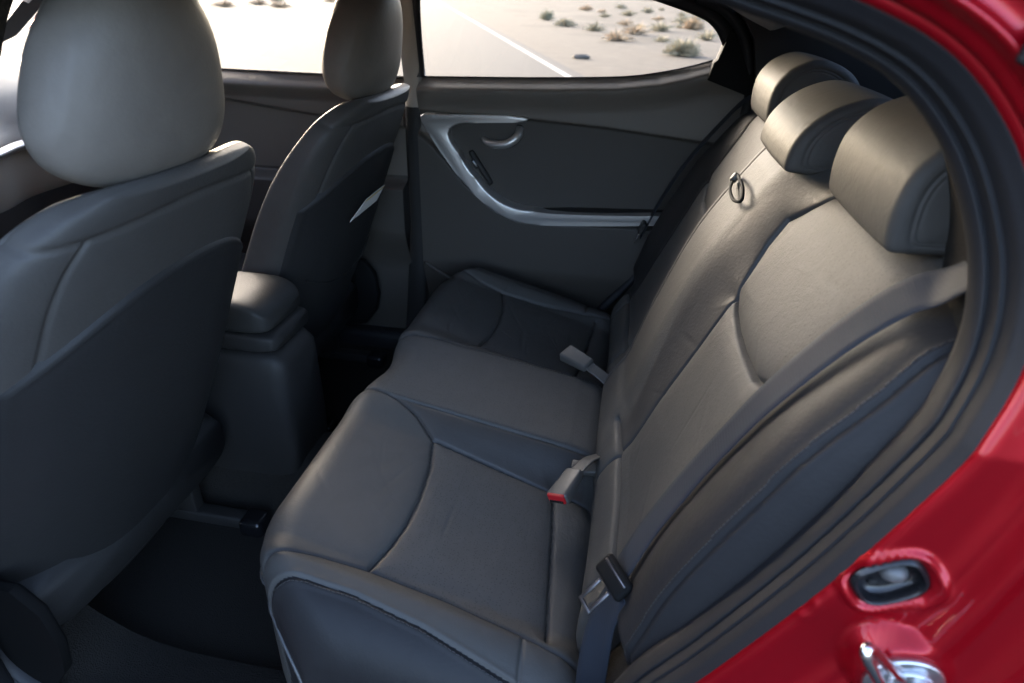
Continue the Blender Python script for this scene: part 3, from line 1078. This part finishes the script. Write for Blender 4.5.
# dense refinement of the skin towards roof, tail and sill
sk = rings([(.26 + wj * 1.5, -.808), (.34 + wj * 1.5, -.806), (.7, -.79)], 4)
sk[..., 2] = np.minimum(sk[..., 2], 1.155)
sk[..., 1] = np.where(sk[..., 2] > 1.0, sk[..., 1] + .6 * (sk[..., 2] - 1.0), sk[..., 1])
sk[..., 2] = np.maximum(sk[..., 2], -.12)
sheet('outer_skin', sk, PAINT, car, cv=True)

# black moulding at the drip rail, top right
pm = ring(.062, -.700)
i0 = int(np.argmin(np.hypot(lx - .69, lz - 1.005)))
sel = [(i0 + k) % len(lx) for k in range(-22, 14)]
# rubber seal: bulb, lip and carrier, all one extrusion around the doorway
sealprof = [(.0055, -.632), (.001, -.641), (.0018, -.651), (.0055, -.658), (.0080, -.656), (.0092, -.661), (.0108, -.670), (.0135, -.669), (.0150, -.6745), (.0175, -.6815), (.0215, -.6865), (.0255, -.6915), (.0268, -.6925), (.0275, -.690)]
sheet('door_seal', rings([(d * gs, y) for d, y in sealprof], 5), RUBBER, car, cv=True)
sheet('doorway_trim', rings([(.010, -.636), (.014, -.622), (.020, -.600), (.028, -.55), (.04, -.50)], 3), CARPET, car, cv=True)

# door stop in its recess: black cup, two screws, one rubber bulb
u3 = Vector((.80, 0, .60)); v3 = Vector((-.60, 0, .80)); o3 = Vector((0, -1, 0))
cup_c = Vector((stop_c[0], -.701, stop_c[1]))
a = np.linspace(0, 2 * np.pi, 64, endpoint=False)
cupP = []
for k, dep in ((1.15, .001), (1.06, -.0025), (1.0, -.0035), (.95, -.002), (.91, .005), (.87, .0095), (.5, .0105), (.02, .0105)):
    cu, su = np.cos(a), np.sin(a)
    uu = .0256 * k * np.sign(cu) * np.abs(cu) ** .67
    vv_ = .0194 * k * np.sign(su) * np.abs(su) ** .67
    cupP.append([np.array(cup_c + u3 * float(p) + v3 * float(q) - o3 * dep) for p, q in zip(uu, vv_)])
stopo = sheet('door_stop', np.array(cupP), BLACK, car, cv=True)
bm = bmesh.new()
for du, dv in ((-.013, -.004), (.009, -.010)):
    c = cup_c + u3 * du + v3 * dv - o3 * .009
    add_cyl(bm, .0062, .004, M4(c + o3 * -.004, z=o3), 24, .0012)
    add_cyl(bm, .0038, .006, M4(c + o3 * -.002, z=o3), 6, .0005)
bm_obj('stop_screw', bm, PLASTIC, stopo)
bm = bmesh.new()
bmesh.ops.create_uvsphere(bm, u_segments=32, v_segments=16, radius=.0095)
for v in bm.verts:
    v.co = Vector((v.co.x * 1.15, v.co.y, v.co.z * .95)) + cup_c + u3 * .006 + v3 * .005 - o3 * .006
bm_obj('stop_bulb', bm, textured('grey_rubber', (.09, .088, .085), .4, 400, .1), stopo)

# latch striker: oval zinc plate, U-shaped loop and its screw
stk_c = Vector((pad_c[0], -.727, pad_c[1]))
lat = bmesh.new()
mm4 = M4(stk_c, x=(.86, 0, .5), z=o3)
add_cyl(lat, .0285, .006, mm4 @ Matrix.Diagonal((1.12, 1, 1, 1)), 64, .002)
add_cyl(lat, .018, .004, mm4 @ Matrix.Translation((.002, 0, .005)) @ Matrix.Diagonal((1.1, 1, 1, 1)), 48, .0015)
striker = bm_obj('latch_striker', lat, ZINC, car)
mq = np.array(mm4)
q = lambda u, v, w: (mq @ np.array([u, v, w, 1]))[:3]
tube('striker_loop', [(.752, -.728, .572), (.742, -.745, .585), (.735, -.750, .594), (.716, -.756, .624), (.704, -.757, .643), (.703, -.754, .650), (.714, -.748, .640), (.742, -.736, .606), (.757, -.728, .590)], .0046, CHROME, striker, n=60, seg=14)
bm = bmesh.new()
add_cyl(bm, .0085, .006, mm4 @ Matrix.Translation((.014, .003, .009)), 32, .0015)
add_cyl(bm, .0045, .004, mm4 @ Matrix.Translation((.014, .003, .0125)), 6, .0005)
bm_obj('striker_screw', bm, ZINC, striker)

# black moulding on the drip rail (upper right corner of the frame)
pmr = np.array([ring(.050, -.705)[i] for i in sel]) if False else None
bm = bmesh.new()
add_box(bm, (.012, .010, .045), M4((.705, -.672, 1.075), z=(.25, 0, 1)), .003)
bm_obj('rail_moulding', bm, RUBBER, car)

# far side: rear door
def ydoor(X, Z):
    """inner face of the far door panel (smaller y = further into the cabin)"""
    belt = np.interp(X, [-.75, -.1, .25, .44, .54, .61, .66, .75], [.863, .873, .886, .897, .912, .929, .945, .955])
    y = .700 - .045 * sst(0, -.030, Z - belt) * 1.0           # ledge under the window
    y = y + .016 * sst(-.03, -.09, Z - belt)
    crease = np.interp(X, [-.14, .2, .4, .67, .8], [.790, .783, .774, .751, .74])
    y = y + .012 * sst(.003, -.006, Z - crease)
    arm = np.interp(X, [-.14, -.06, .03, .12, .2, .3, .8], [.76, .70, .60, .53, .505, .505, .52])
    y = y - .030 * sst(.010, -.010, Z - arm) * sst(.20, .36, Z)
    y = y + .02 * sst(.36, .18, Z)
    return y


def door_panel(name, x0, x1, parent, mt=DOORPL, zlo=.06):
    xv, zv = np.linspace(x0, x1, 220), np.linspace(0, 1, 240)
    Z, X = np.meshgrid(zv, xv, indexing='ij')
    belt = np.interp(X, [-.75, -.1, .25, .44, .54, .61, .66, .75], [.863, .873, .886, .897, .912, .929, .945, .955])
    Z = zlo + (belt - zlo) * Z
    Y = ydoor(X, Z)
    return np.stack([X, Y, Z], -1)


rd = door_panel('d', -.105, .80, car)
cz = cell(rd[..., 2]); cX = cell(rd[..., 0])
arm_c = np.interp(cX, [-.14, -.06, .03, .12, .2, .3, .8], [.76, .70, .60, .53, .505, .505, .52])
crs = np.interp(cX, [-.14, .2, .4, .67, .8], [.790, .783, .774, .751, .74])
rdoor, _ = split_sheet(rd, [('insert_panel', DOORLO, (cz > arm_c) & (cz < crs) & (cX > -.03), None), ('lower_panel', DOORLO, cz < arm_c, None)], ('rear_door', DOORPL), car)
rdoor['label'] = 'dark grey inner panel of the far rear door with silver armrest trim'

TRIM = [(-.097, .778), (-.02, .785), (.08, .789), (.170, .791), (.198, .790), (.208, .785), (.198, .777), (.10, .770), (.03, .764), (.003, .757), (-.012, .748), (-.017, .733), (-.010, .715), (.006, .693), (.045, .640), (.093, .590),
        (.135, .560), (.184, .543), (.24, .538), (.303, .537), (.43, .543), (.60, .555), (.70, .562), (.70, .535), (.60, .528), (.45, .514), (.30, .502), (.216, .499), (.165, .508), (.124, .528), (.078, .560), (.033, .600), (-.010, .650), (-.055, .707)]
trim2 = spline(np.array([(x, 0, z) for x, z in TRIM]), 150, closed=True)
prism('armrest_trim', [(p[0], p[2]) for p in trim2], .640, .70, SILVER, rdoor, bevel=.005, yfun=lambda x, z: .014 * float(sst(.62, .76, z)) - .006 * float(sst(.64, .54, z)))
# pull pocket and armrest top behind the trim
xx = np.linspace(.20, .72, 60)
vv_ = np.linspace(0, 1, 14)
Vg, Xg = np.meshgrid(vv_, xx, indexing='ij')
Pa = np.stack([Xg, .648 + .062 * Vg, np.interp(Xg, [.2, .3, .7], [.536, .535, .556]) + .028 * Vg ** 2 * sst(.22, .34, Xg)], -1)
sheet('armrest_pad', Pa, PLASTIC, rdoor, flip=True)
# release handle
tube('door_handle', [(.075, .682, .724), (.092, .664, .716), (.118, .654, .713), (.145, .652, .716), (.163, .654, .724), (.178, .662, .738), (.181, .680, .757)], [.005, .009, .0115, .0115, .012, .0125, .010], SILVER, rdoor, n=60, seg=14)
box('handle_pivot', (.020, .022, .034), M4((.178, .690, .748), z=(.15, 0, 1)), PLASTIC, rdoor, bevel=.005)
Hc = [(.055, .745), (.065, .758), (.10, .764), (.16, .768), (.195, .770), (.200, .75), (.19, .72), (.16, .705), (.11, .700), (.075, .715)]
hc2 = spline(np.array([(x, 0, z) for x, z in Hc]), 60, closed=True)
prism('handle_cup', [(p[0], p[2]) for p in hc2], .6915, .71, DOORLO, rdoor, bevel=.003)
# window switch on a sloping pad
sw = box('switch_pad', (.11, .016, .030), M4((.070, .683, .640), x=(.06, 0, -.09), z=(.09, -.3, .06)), PLASTIC, rdoor, bevel=.006)
box('window_switch', (.026, .012, .014), M4((.055, .672, .652), x=(.06, 0, -.09), z=(.09, -.5, .06)), BLACK, rdoor, bevel=.003)
# door pocket lip and speaker ring low down
tube('pocket_lip', [(-.10, .655, .345), (-.02, .645, .305), (.06, .64, .285), (.20, .64, .275)], .006, DOORLO, rdoor, seg=10)

# window opening: frame, rubber, sail panel, pane
FR = [(-.098, .874), (-.095, 1.0), (-.088, 1.08), (-.075, 1.115), (.20, 1.125), (.40, 1.108), (.50, 1.082), (.61, 1.050), (.655, 1.025), (.685, .985), (.700, .950)]
fl = spline(np.array([(x, .690, z) for x, z in FR]), 120)
P = []
T, Nf, Bf = frames(fl)
for k, dy in ((-.004, .012), (-.006, -.004), (.004, -.010), (.020, -.010), (.030, -.004), (.034, .012)):
    d2 = np.stack([-T[:, 2], np.zeros(len(T)), T[:, 0]], -1)
    P.append(fl + d2 * k + np.array([0, dy, 0]) - np.array([0, .22, 0]) * np.maximum(0, fl[:, 2:3] - .9))
sheet('window_frame', np.array(P), RUBBER, rdoor)
prism('sail_panel', [(.664, .945), (.672, .952), (.692, 1.02), (.735, .985), (.775, .90), (.78, .865), (.655, .905)], .646, .70, MATTE, rdoor, bevel=.004)
pane = spline(np.array([(x, .70, z) for x, z in FR + [(.66, .94), (.5, .90), (.2, .88)]]), 80, closed=True)
bm = bmesh.new()
bm.faces.new([bm.verts.new((p[0], .702 - .22 * max(0, p[2] - .9), p[2])) for p in pane])
bm_obj('window_pane', bm, GLASS, rdoor, smooth=False)
strap('belt_molding', [(-.10, .697, .874), (.1, .697, .881), (.25, .697, .887), (.44, .697, .898), (.54, .697, .913), (.61, .697, .930), (.665, .697, .947)], [(0, -1, .2)] * 7, .004, .004, RUBBER, rdoor, n=50)

# front far door
fd = door_panel('d', -1.25, -.152, car)
czf = cell(fd[..., 2]); cXf = cell(fd[..., 0])
crf = np.interp(cXf, [-1.25, -.72, -.38, -.15], [.82, .792, .757, .74])
fd2 = fd.copy()
fcre = np.interp(fd[..., 0], [-1.25, -.72, -.38, -.15], [.82, .792, .757, .74])
beltf = np.full(fd.shape[:2], .865)
yy = .700 - .045 * sst(0, -.03, fd[..., 2] - beltf) + .016 * sst(-.03, -.07, fd[..., 2] - beltf) + .014 * sst(.003, -.006, fd[..., 2] - fcre)
armf = .58
yy = yy - .05 * sst(.012, -.012, fd[..., 2] - armf) * sst(.30, .45, fd[..., 2])
fd2[..., 1] = yy
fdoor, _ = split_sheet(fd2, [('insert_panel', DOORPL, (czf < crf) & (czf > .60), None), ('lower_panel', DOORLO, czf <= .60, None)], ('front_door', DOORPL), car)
fdoor['label'] = 'inner panel of the far front door between the two front headrests'
FF = [(-1.20, .868), (-1.05, .95), (-.85, 1.06), (-.70, 1.115), (-.45, 1.135), (-.16, 1.125), (-.150, 1.0), (-.148, .868)]
bm = bmesh.new()
bm.faces.new([bm.verts.new((x, .702 - .22 * max(0, z - .9), z)) for x, z in FF])
bm_obj('window_pane', bm, GLASS, fdoor, smooth=False)
strap('belt_molding', [(-1.2, .697, .866), (-.7, .697, .866), (-.15, .697, .867)], [(0, -1, .2)] * 3, .004, .004, RUBBER, fdoor, n=20)

# far centre pillar: pale upper trim, dark lower trim
def pillar(name, zs, mt, parent, y0, w0):
    P = []
    for z in np.linspace(*zs, 40):
        y = y0 - .22 * max(0, z - .86)
        x0, x1 = -.152, -.100
        x0 -= .10 * max(0, .45 - z); x1 -= .04 * max(0, .45 - z)
        row = []
        for k, dy in ((0, .05), (.0, .012), (.06, .003), (.2, 0), (.5, -.003), (.8, 0), (.94, .003), (1, .012), (1, .05)):
            row.append((x0 + (x1 - x0) * k, y + dy, z))
        P.append(row)
    return sheet(name, np.array(P), mt, parent)


pillar('pillar_trim', (.78, 1.15), PALETRIM, car, .683, .05)
pillar('pillar_lower_trim', (.02, .795), PLASTIC, car, .680, .05)

bm = bmesh.new()
add_box(bm, (.034, .07, 1.0), M4((-.136, .735, .36)), .008)
bm_obj('pillar_shell', bm, PAINT, car)
bm = bmesh.new()
add_box(bm, (3.45, .012, .98), M4((-.28, .765, .37)), .004)
bm_obj('far_side_shell', bm, PAINT, car)
bm = bmesh.new()
add_box(bm, (3.45, .008, .985), M4((-.28, .748, .372)), .002)
bm_obj('door_liner', bm, PLASTIC, car)
prism('quarter_inner', [(.38, 1.128), (.50, 1.100), (.61, 1.066), (.665, 1.040), (.702, .995), (.722, .95), (.722, .865), (1.40, .865), (1.40, 1.19), (.38, 1.19)], .705, .72, PLASTIC, car, bevel=0, yfun=lambda x, z: -.22 * max(0, z - .9))
# far door seal at the rear edge of the doorway, quarter trim, roof lining, parcel shelf
tube('far_door_seal', [(.60, .635, 1.085), (.66, .64, 1.065), (.705, .645, 1.03), (.735, .652, .98), (.757, .66, .91), (.765, .665, .85), (.75, .665, .75), (.70, .665, .62), (.62, .665, .48), (.52, .66, .33), (.40, .66, .18)], .013, RUBBER, car, n=120, seg=12)
prism('quarter_trim', [(.70, .55), (.775, .80), (.77, .90), (.745, 1.0), (.70, 1.06), (.80, 1.10), (1.40, 1.10), (1.40, .55)], .63, .66, PLASTIC, car, bevel=.004)
# pale head lining corner over the far quarter
P = []
for k in np.linspace(0, 1, 16):
    row = []
    for x in np.linspace(.56, .86, 30):
        zz = np.interp(x, [.56, .66, .72, .78, .82, .86], [1.10, 1.075, 1.045, 1.02, 1.035, 1.08])
        row.append((x + .01 * k, .630 - .10 * k - .02 * math.sin(k * 3.14), zz + .075 * k))
    P.append(row)
sheet('headliner_edge', np.array(P), GREYTRIM, car)
bm = bmesh.new()
add_box(bm, (1.52, 1.22, .02), M4((.205, 0, 1.165)), .004)
bm_obj('roof_lining', bm, GREYTRIM, car)
bm = bmesh.new()
add_box(bm, (1.58, 1.30, .012), M4((.195, 0, 1.188)), .004)
bm_obj('roof_panel', bm, PAINT, car)
bm = bmesh.new()
add_box(bm, (.62, 1.26, .02), M4((1.12, 0, .862)), .004)
bm_obj('parcel_shelf', bm, CARPET, car)
# raked bulkhead behind the shelf and the near quarter trim
bm = bmesh.new()
add_box(bm, (.02, 1.30, .12), M4((1.40, 0, .90)), .002)
bm_obj('rear_bulkhead', bm, PLASTIC, car)
prism('quarter_trim', [(.775, .40), (.785, .80), (.79, .90), (.765, .99), (.72, 1.06), (.80, 1.15), (1.40, 1.15), (1.40, .40)], -.60, -.62, CARPET, car, bevel=.004)
prism('quarter_trim', [(.52, .05), (.60, .35), (.70, .60), (.78, .82), (1.40, .85), (1.40, .05)], -.655, -.66, PLASTIC, car, bevel=0)
bm = bmesh.new()
add_box(bm, (.03, 1.30, .86), M4((.98, 0, .42)), .002)
bm_obj('boot_wall', bm, CARPET, car)

bm = bmesh.new()
bm.faces.new([bm.verts.new(p) for p in ((1.40, -.62, .96), (1.40, .62, .96), (.97, .56, 1.17), (.97, -.56, 1.17))])
bm_obj('rear_window', bm, GLASS, car, smooth=False)
# floor, tunnel, sills, firewall
xs, ys = np.linspace(-1.6, .75, 120), np.linspace(-.66, .68, 160)
Yg, Xg = np.meshgrid(ys, xs)
Zg = .012 + .11 * np.exp(-(Yg / .12) ** 4) + .02 * np.exp(-((np.abs(Yg) - .66) / .05) ** 2)
floor = sheet('floor_carpet', np.stack([Xg, Yg, Zg], -1), CARPET, car, flip=True)
bm = bmesh.new()
add_box(bm, (2.6, .10, .11), M4((-.35, -.66, .03)), .02)
add_box(bm, (2.6, .10, .11), M4((-.35, .69, .03)), .02)
bm_obj('sill_plate', bm, RUBBER, car)
bm = bmesh.new()
add_box(bm, (.05, 1.40, .75), M4((-1.60, 0, .40)), .01)
bm_obj('firewall', bm, PLASTIC, car)
# near front door, closed: inner panel only from here
bm = bmesh.new()
add_box(bm, (.94, .09, .80), M4((-.80, -.70, .45)), .03)
bm_obj('near_front_door', bm, RUBBER, car)
# the near rear door, swung wide open on its hinges at the centre pillar
od = bmesh.new()
ang = rad(72)
hm = Matrix.Translation((-.37, -.76, 0)) @ Matrix.Rotation(-ang, 4, 'Z')
add_box(od, (1.02, .10, .80), hm @ Matrix.Translation((.53, .0, .46)), .035)
open_door = bm_obj('rear_door', od, PAINT, car)
open_door['label'] = 'red rear door swung open beside the doorway'
od = bmesh.new()
add_box(od, (.92, .03, .72), hm @ Matrix.Translation((.53, .055, .46)), .012)
bm_obj('inner_panel', od, DOORPL, open_door)
fo = [(.06, .86), (.10, 1.05), (.16, 1.10), (.55, 1.11), (.80, 1.06), (.98, .92)]
tube('window_frame', [tuple(hm @ Vector((x, .02 + .2 * max(0, z - .86), z))) for x, z in fo], .022, RUBBER, open_door, seg=10)
# windscreen pillars and header, windscreen glass
for s in (-1, 1):
    tube('windscreen_pillar', [(-1.62, s * .66, .86), (-1.18, s * .60, 1.03), (-.70, s * .54, 1.16)], .028, PALETRIM, car, seg=12)
tube('windscreen_header', [(-.60, -.56, 1.15), (-.66, 0, 1.17), (-.60, .56, 1.15)], .025, GREYTRIM, car, seg=12)
bm = bmesh.new()
bm.faces.new([bm.verts.new(p) for p in ((-1.50, -.66, .87), (-1.60, 0, .87), (-1.50, .66, .87), (-.60, .54, 1.165), (-.66, 0, 1.175), (-.60, -.54, 1.165))])
bm_obj('windscreen', bm, GLASS, car, smooth=False)

# dashboard, far left of the frame
dash = empty('dashboard', 'pale sunlit dashboard top at the far left behind the headrest', 'dashboard')
P = []
for y in np.linspace(-.66, .66, 60):
    hood = .035 * math.exp(-((y + .37) / .16) ** 2)
    cw = .05 * math.exp(-(y / .18) ** 4)
    row = [(-1.55, y, .86), (-1.35, y, .875 + hood), (-1.12, y, .865 + hood), (-1.03, y, .84 + hood), (-.995, y, .80), (-.985 + cw, y, .755), (-.975 + cw, y, .735), (-.99 + cw, y, .70), (-1.0 + cw, y, .62), (-1.03 + cw, y, .55), (-1.10, y, .45), (-1.2, y, .35)]
    P.append(spline(np.array(row), 60))
dm = sheet('dash_top', np.array(P), DASH, dash)
P = []
for y in np.linspace(-.66, .66, 50):
    cw = .05 * math.exp(-(y / .18) ** 4)
    P.append(spline(np.array([(-.972 + cw, y, .738), (-.962 + cw, y, .730), (-.962 + cw, y, .722), (-.974 + cw, y, .714)]), 12))
sheet('dash_strip', np.array(P), SILVER, dash)
sheet('glovebox_panel', np.array([spline(np.array([(-.988 + .05 * math.exp(-(y / .18) ** 4), y, .60), (-.985 + .05 * math.exp(-(y / .18) ** 4), y, .50), (-1.04, y, .38), (-1.15, y, .25)]), 20) for y in np.linspace(-.64, .64, 50)]), PLASTIC, dash)

# ------------------------------------------------------------------ outside: desert, road, scrub
def ground_mat():
    m = textured('desert_sand', (.46, .37, .27), .95, 1.2, .6, .05, spec=.1, vary=.0)
    nt, b = nodes(m)
    tc = nd(nt, 'ShaderNodeTexCoord')
    n1 = nd(nt, 'ShaderNodeTexNoise'); n1.inputs['Scale'].default_value = .22; n1.inputs['Detail'].default_value = 8
    n2 = nd(nt, 'ShaderNodeTexNoise'); n2.inputs['Scale'].default_value = 3.0; n2.inputs['Detail'].default_value = 6
    for n in (n1, n2):
        nt.links.new(tc.outputs['Object'], n.inputs['Vector'])
    r = nd(nt, 'ShaderNodeValToRGB')
    r.color_ramp.elements[0].position = .36; r.color_ramp.elements[0].color = (.048, .043, .036, 1)
    r.color_ramp.elements[1].position = .62; r.color_ramp.elements[1].color = (.088, .078, .065, 1)
    mx = nd(nt, 'ShaderNodeMixRGB', blend_type='OVERLAY'); mx.inputs['Fac'].default_value = .45
    nt.links.new(n1.outputs['Fac'], r.inputs['Fac'])
    nt.links.new(r.outputs['Color'], mx.inputs['Color1'])
    nt.links.new(n2.outputs['Fac'], mx.inputs['Color2'])
    nt.links.new(mx.outputs['Color'], b.inputs['Base Color'])
    return m


SAND = ground_mat()
xs = np.concatenate([-np.geomspace(3000, 60, 16), np.linspace(-58, 58, 120), np.geomspace(60, 3000, 16)])
ysg = np.concatenate([-np.geomspace(3000, 60, 16), np.linspace(-58, 160, 200), np.geomspace(165, 3000, 14)])
Yg, Xg = np.meshgrid(ysg, xs)
Zg = GROUND - .02 + .03 * np.sin(Xg * .9 + 1.3 * np.sin(Yg * .35)) * np.sin(Yg * .6) * np.exp(-((Xg) ** 2 + Yg ** 2) / 9e4)
near_car = np.exp(-(Xg ** 2 + Yg ** 2) / 40)
Zg = Zg * (1 - near_car) + (GROUND - .02) * near_car
rdv = np.array([-.304, .9527]); rdv /= np.linalg.norm(rdv)     # direction of the road
rnv = np.array([rdv[1], -rdv[0]])                                # towards the sand on the right
off = (Xg + .90) * rnv[0] + (Yg - 12.3) * rnv[1]
Zg = np.where(off < 2.0, GROUND - .045, Zg)
g = sheet('desert_ground', np.stack([Xg, Yg, Zg], -1), SAND, None, flip=True)
g['kind'] = 'structure'

ASPH = textured('asphalt', (.026, .026, .026), .9, 40, .5, .01, spec=.2, vary=.25)
nt, b = nodes(ASPH)
LINE = textured('road_paint', (.15, .146, .138), .8, 30, .2, .004, vary=.12)


def road_strip(name, o0, o1, z, m, s0=-80, s1=900, n=120):
    s = np.linspace(s0, s1, n)
    base = np.array([-.90, 12.3])
    P = []
    for o in np.linspace(o0, o1, 5):
        p = base + s[:, None] * rdv + o * rnv
        P.append(np.column_stack([p, np.full(n, z)]))
    ob = sheet(name, np.array(P), m, None)
    return ob


rdb = road_strip('road', -30.0, .35, GROUND, ASPH)
rdb['kind'] = 'structure'
ln_ = road_strip('road_line', -.07, .07, GROUND + .004, LINE)
ln_.parent = rdb
sh = road_strip('road_shoulder', .352, 5.2, GROUND - .012, textured('packed_dirt', (.074, .065, .054), .95, 2.5, .6, .03, spec=.1, vary=.28))
sh['kind'] = 'structure'


def bush_mesh(name, seed, w, h, n, mt):
    rg = np.random.default_rng(seed)
    V, Fq = [], []
    for i in range(n):
        az = rg.uniform(0, 2 * np.pi)
        el = np.arccos(rg.uniform(.12, 1))
        rr = rg.uniform(.55, 1.0)
        base = np.array([rg.normal(0, .10 * w), rg.normal(0, .10 * w), 0])
        tip = np.array([np.cos(az) * np.sin(el) * w * rr, np.sin(az) * np.sin(el) * w * rr, h * np.cos(el) * rr * rg.uniform(.8, 1.1)])
        mid = (base + tip) * .5 + np.array([0, 0, .10 * h]) + rg.normal(0, .03 * w, 3)
        sd = np.cross(tip - base, rg.normal(0, 1, 3)); sd /= np.linalg.norm(sd) + 1e-9
        t0 = .022 * w
        k = len(V)
        V += [base - sd * t0, base + sd * t0, mid + sd * t0, mid - sd * t0, tip + sd * t0 * .4, tip - sd * t0 * .4]
        Fq += [(k, k + 1, k + 2, k + 3), (k + 3, k + 2, k + 4, k + 5)]
    me = bpy.data.meshes.new(name)
    me.from_pydata([tuple(v) for v in V], [], Fq)
    me.materials.append(mt)
    return me


OLIVE = textured('dry_scrub', (.33, .29, .20), .9, 6, .2, .01, spec=.1, vary=.35)
RUST = textured('rust_scrub', (.38, .29, .19), .9, 6, .2, .01, spec=.1, vary=.3)
GREENB = textured('green_scrub', (.29, .27, .18), .9, 6, .2, .01, spec=.1, vary=.3)
big = [('broad olive tussock nearest the far window at its lower right', 'OL', 1.63, 18.6, .62, .52, 1100),
       ('round rusty scrub bush beside the window edge above the olive tussock', 'RU', 3.0, 36.0, .75, .70, 500),
       ('green scrub bush at the top of the far window close to the road', 'GR', -5.3, 41.9, .62, .75, 420),
       ('low olive scrub bush in front of the green bush by the road', 'OL', -3.3, 34.0, .70, .50, 420)]
mts = {'OL': OLIVE, 'RU': RUST, 'GR': GREENB}
for i, (lab, k, x, y, w, h, n) in enumerate(big):
    me = bush_mesh('scrub_bush', 100 + i, w, h, n, mts[k])
    o = bpy.data.objects.new('scrub_bush', me)
    o.location = (x, y, GROUND - .03)
    tag(link(o), lab, 'bush', 'scrub bushes in the desert')
protos = [bush_mesh('scrub_bush', 200 + i, .45, .38, 150, m) for i, m in enumerate((OLIVE, RUST, OLIVE))]
k = 0
small = [(.35, 36.7), (3.1, 36.5), (-2.4, 52.6), (2.43, 37.4), (-.5, 38.7), (1.3, 33.0), (-1.6, 30.5), (.2, 29.0), (2.9, 44.0), (4.2, 52.0), (1.5, 50.0), (-.8, 58.0), (3.8, 64.0), (-3.4, 66.0), (.8, 72.0), (5.5, 78.0), (-5.5, 74.0), (2.6, 90.0), (-2.5, 92.0), (6.5, 100.0), (1.2, 24.5), (3.0, 27.0), (-.35, 24.0)]
rg = np.random.default_rng(3)
for x, y in small:
    o = bpy.data.objects.new('scrub_bush', protos[k % 3])
    sc_ = rg.uniform(.6, 1.5) * (1 + y / 90)
    o.scale = (sc_, sc_, sc_ * rg.uniform(.7, 1.0))
    o.rotation_euler = (0, 0, rg.uniform(0, 6.28))
    o.location = (x, y, GROUND - .03)
    tag(link(o), 'small dry scrub tuft scattered on the pale desert sand', 'bush', 'small scrub tufts on the sand')
    k += 1
for x, y in [(-28, 44), (-30, 52), (-25.5, 47), (-36, 66), (-33, 72), (-40, 90)]:
    o = bpy.data.objects.new('scrub_bush', protos[1])
    o.scale = (2.4, 2.4, 1.8)
    o.rotation_euler = (0, 0, rg.uniform(0, 6.28))
    o.location = (x, y, GROUND - .03)
    tag(link(o), 'rusty scrub bush on the far verge across the road', 'bush', 'scrub bushes across the road')
# a small dark stone on the shoulder
bm = bmesh.new()
bmesh.ops.create_icosphere(bm, subdivisions=2, radius=.16)
for v in bm.verts:
    v.co = Vector((v.co.x * 1.5, v.co.y, v.co.z * .5)) * (1 + .15 * random.uniform(-1, 1)) + Vector((-.95, 16.3, GROUND + .03))
st = bm_obj('stone', bm, textured('dark_stone', (.07, .06, .05), .9, 8, .5, .02))
tag(st, 'small dark stone lying on the sandy road shoulder', 'stone')

# ------------------------------------------------------------------ light
W = bpy.data.worlds.new('World')
SC.world = W
W.use_nodes = True
nt = W.node_tree
sky = nt.nodes.new('ShaderNodeTexSky')
sky.sky_type = 'NISHITA'
sky.sun_disc = False
EL, AZ = rad(21), rad(-46)      # azimuth from +Y towards +X
sky.sun_elevation = EL
sky.sun_rotation = AZ % (2 * math.pi)
sky.dust_density = 3.5
sky.air_density = .65
sky.ozone_density = .5
nt.links.new(sky.outputs['Color'], nt.nodes['Background'].inputs['Color'])
nt.nodes['Background'].inputs['Strength'].default_value = .15
sd = Vector((math.sin(AZ) * math.cos(EL), math.cos(AZ) * math.cos(EL), math.sin(EL)))
L = bpy.data.lights.new('sun', 'SUN')
L.energy = .5
L.angle = rad(75)
L.color = (1.0, .99, .98)
so = bpy.data.objects.new('sun', L)
so.rotation_euler = (-sd).to_track_quat('-Z', 'Y').to_euler()
link(so)

# ------------------------------------------------------------------ camera
cam = bpy.data.cameras.new('camera')
cam.sensor_width = 36
cam.lens = 635.965 / 1024 * 36
cam.clip_start = .02
cam.clip_end = 8000
cam.dof.use_dof = True
cam.dof.focus_distance = 1.12
cam.dof.aperture_fstop = 4.5
co = bpy.data.objects.new('camera', cam)
R = Matrix(((.983, .182, .027), (-.111, .468, .877), (-.147, .865, -.48)))
yaw, pit, rol = rad(9.662), rad(28.706), rad(1.745)
f = Vector((-math.sin(yaw) * math.cos(pit), math.cos(yaw) * math.cos(pit), -math.sin(pit)))
rt_ = f.cross(Vector((0, 0, 1))).normalized()
up_ = rt_.cross(f)
r2 = rt_ * math.cos(rol) + up_ * math.sin(rol)
u2 = -rt_ * math.sin(rol) + up_ * math.cos(rol)
mw = Matrix((r2, u2, -f)).transposed().to_4x4()
mw.translation = Vector((.482, -1.114, 1.082))
co.matrix_world = mw
link(co)
SC.camera = co

SC.view_settings.view_transform = 'Standard'
SC.view_settings.look = 'None'
SC.view_settings.gamma = 1
SC.view_settings.exposure = 3.72
SC.cycles.use_denoising = True
SC.cycles.max_bounces = 10
SC.cycles.diffuse_bounces = 5
SC.cycles.transparent_max_bounces = 12
SC.cycles.sample_clamp_indirect = 8
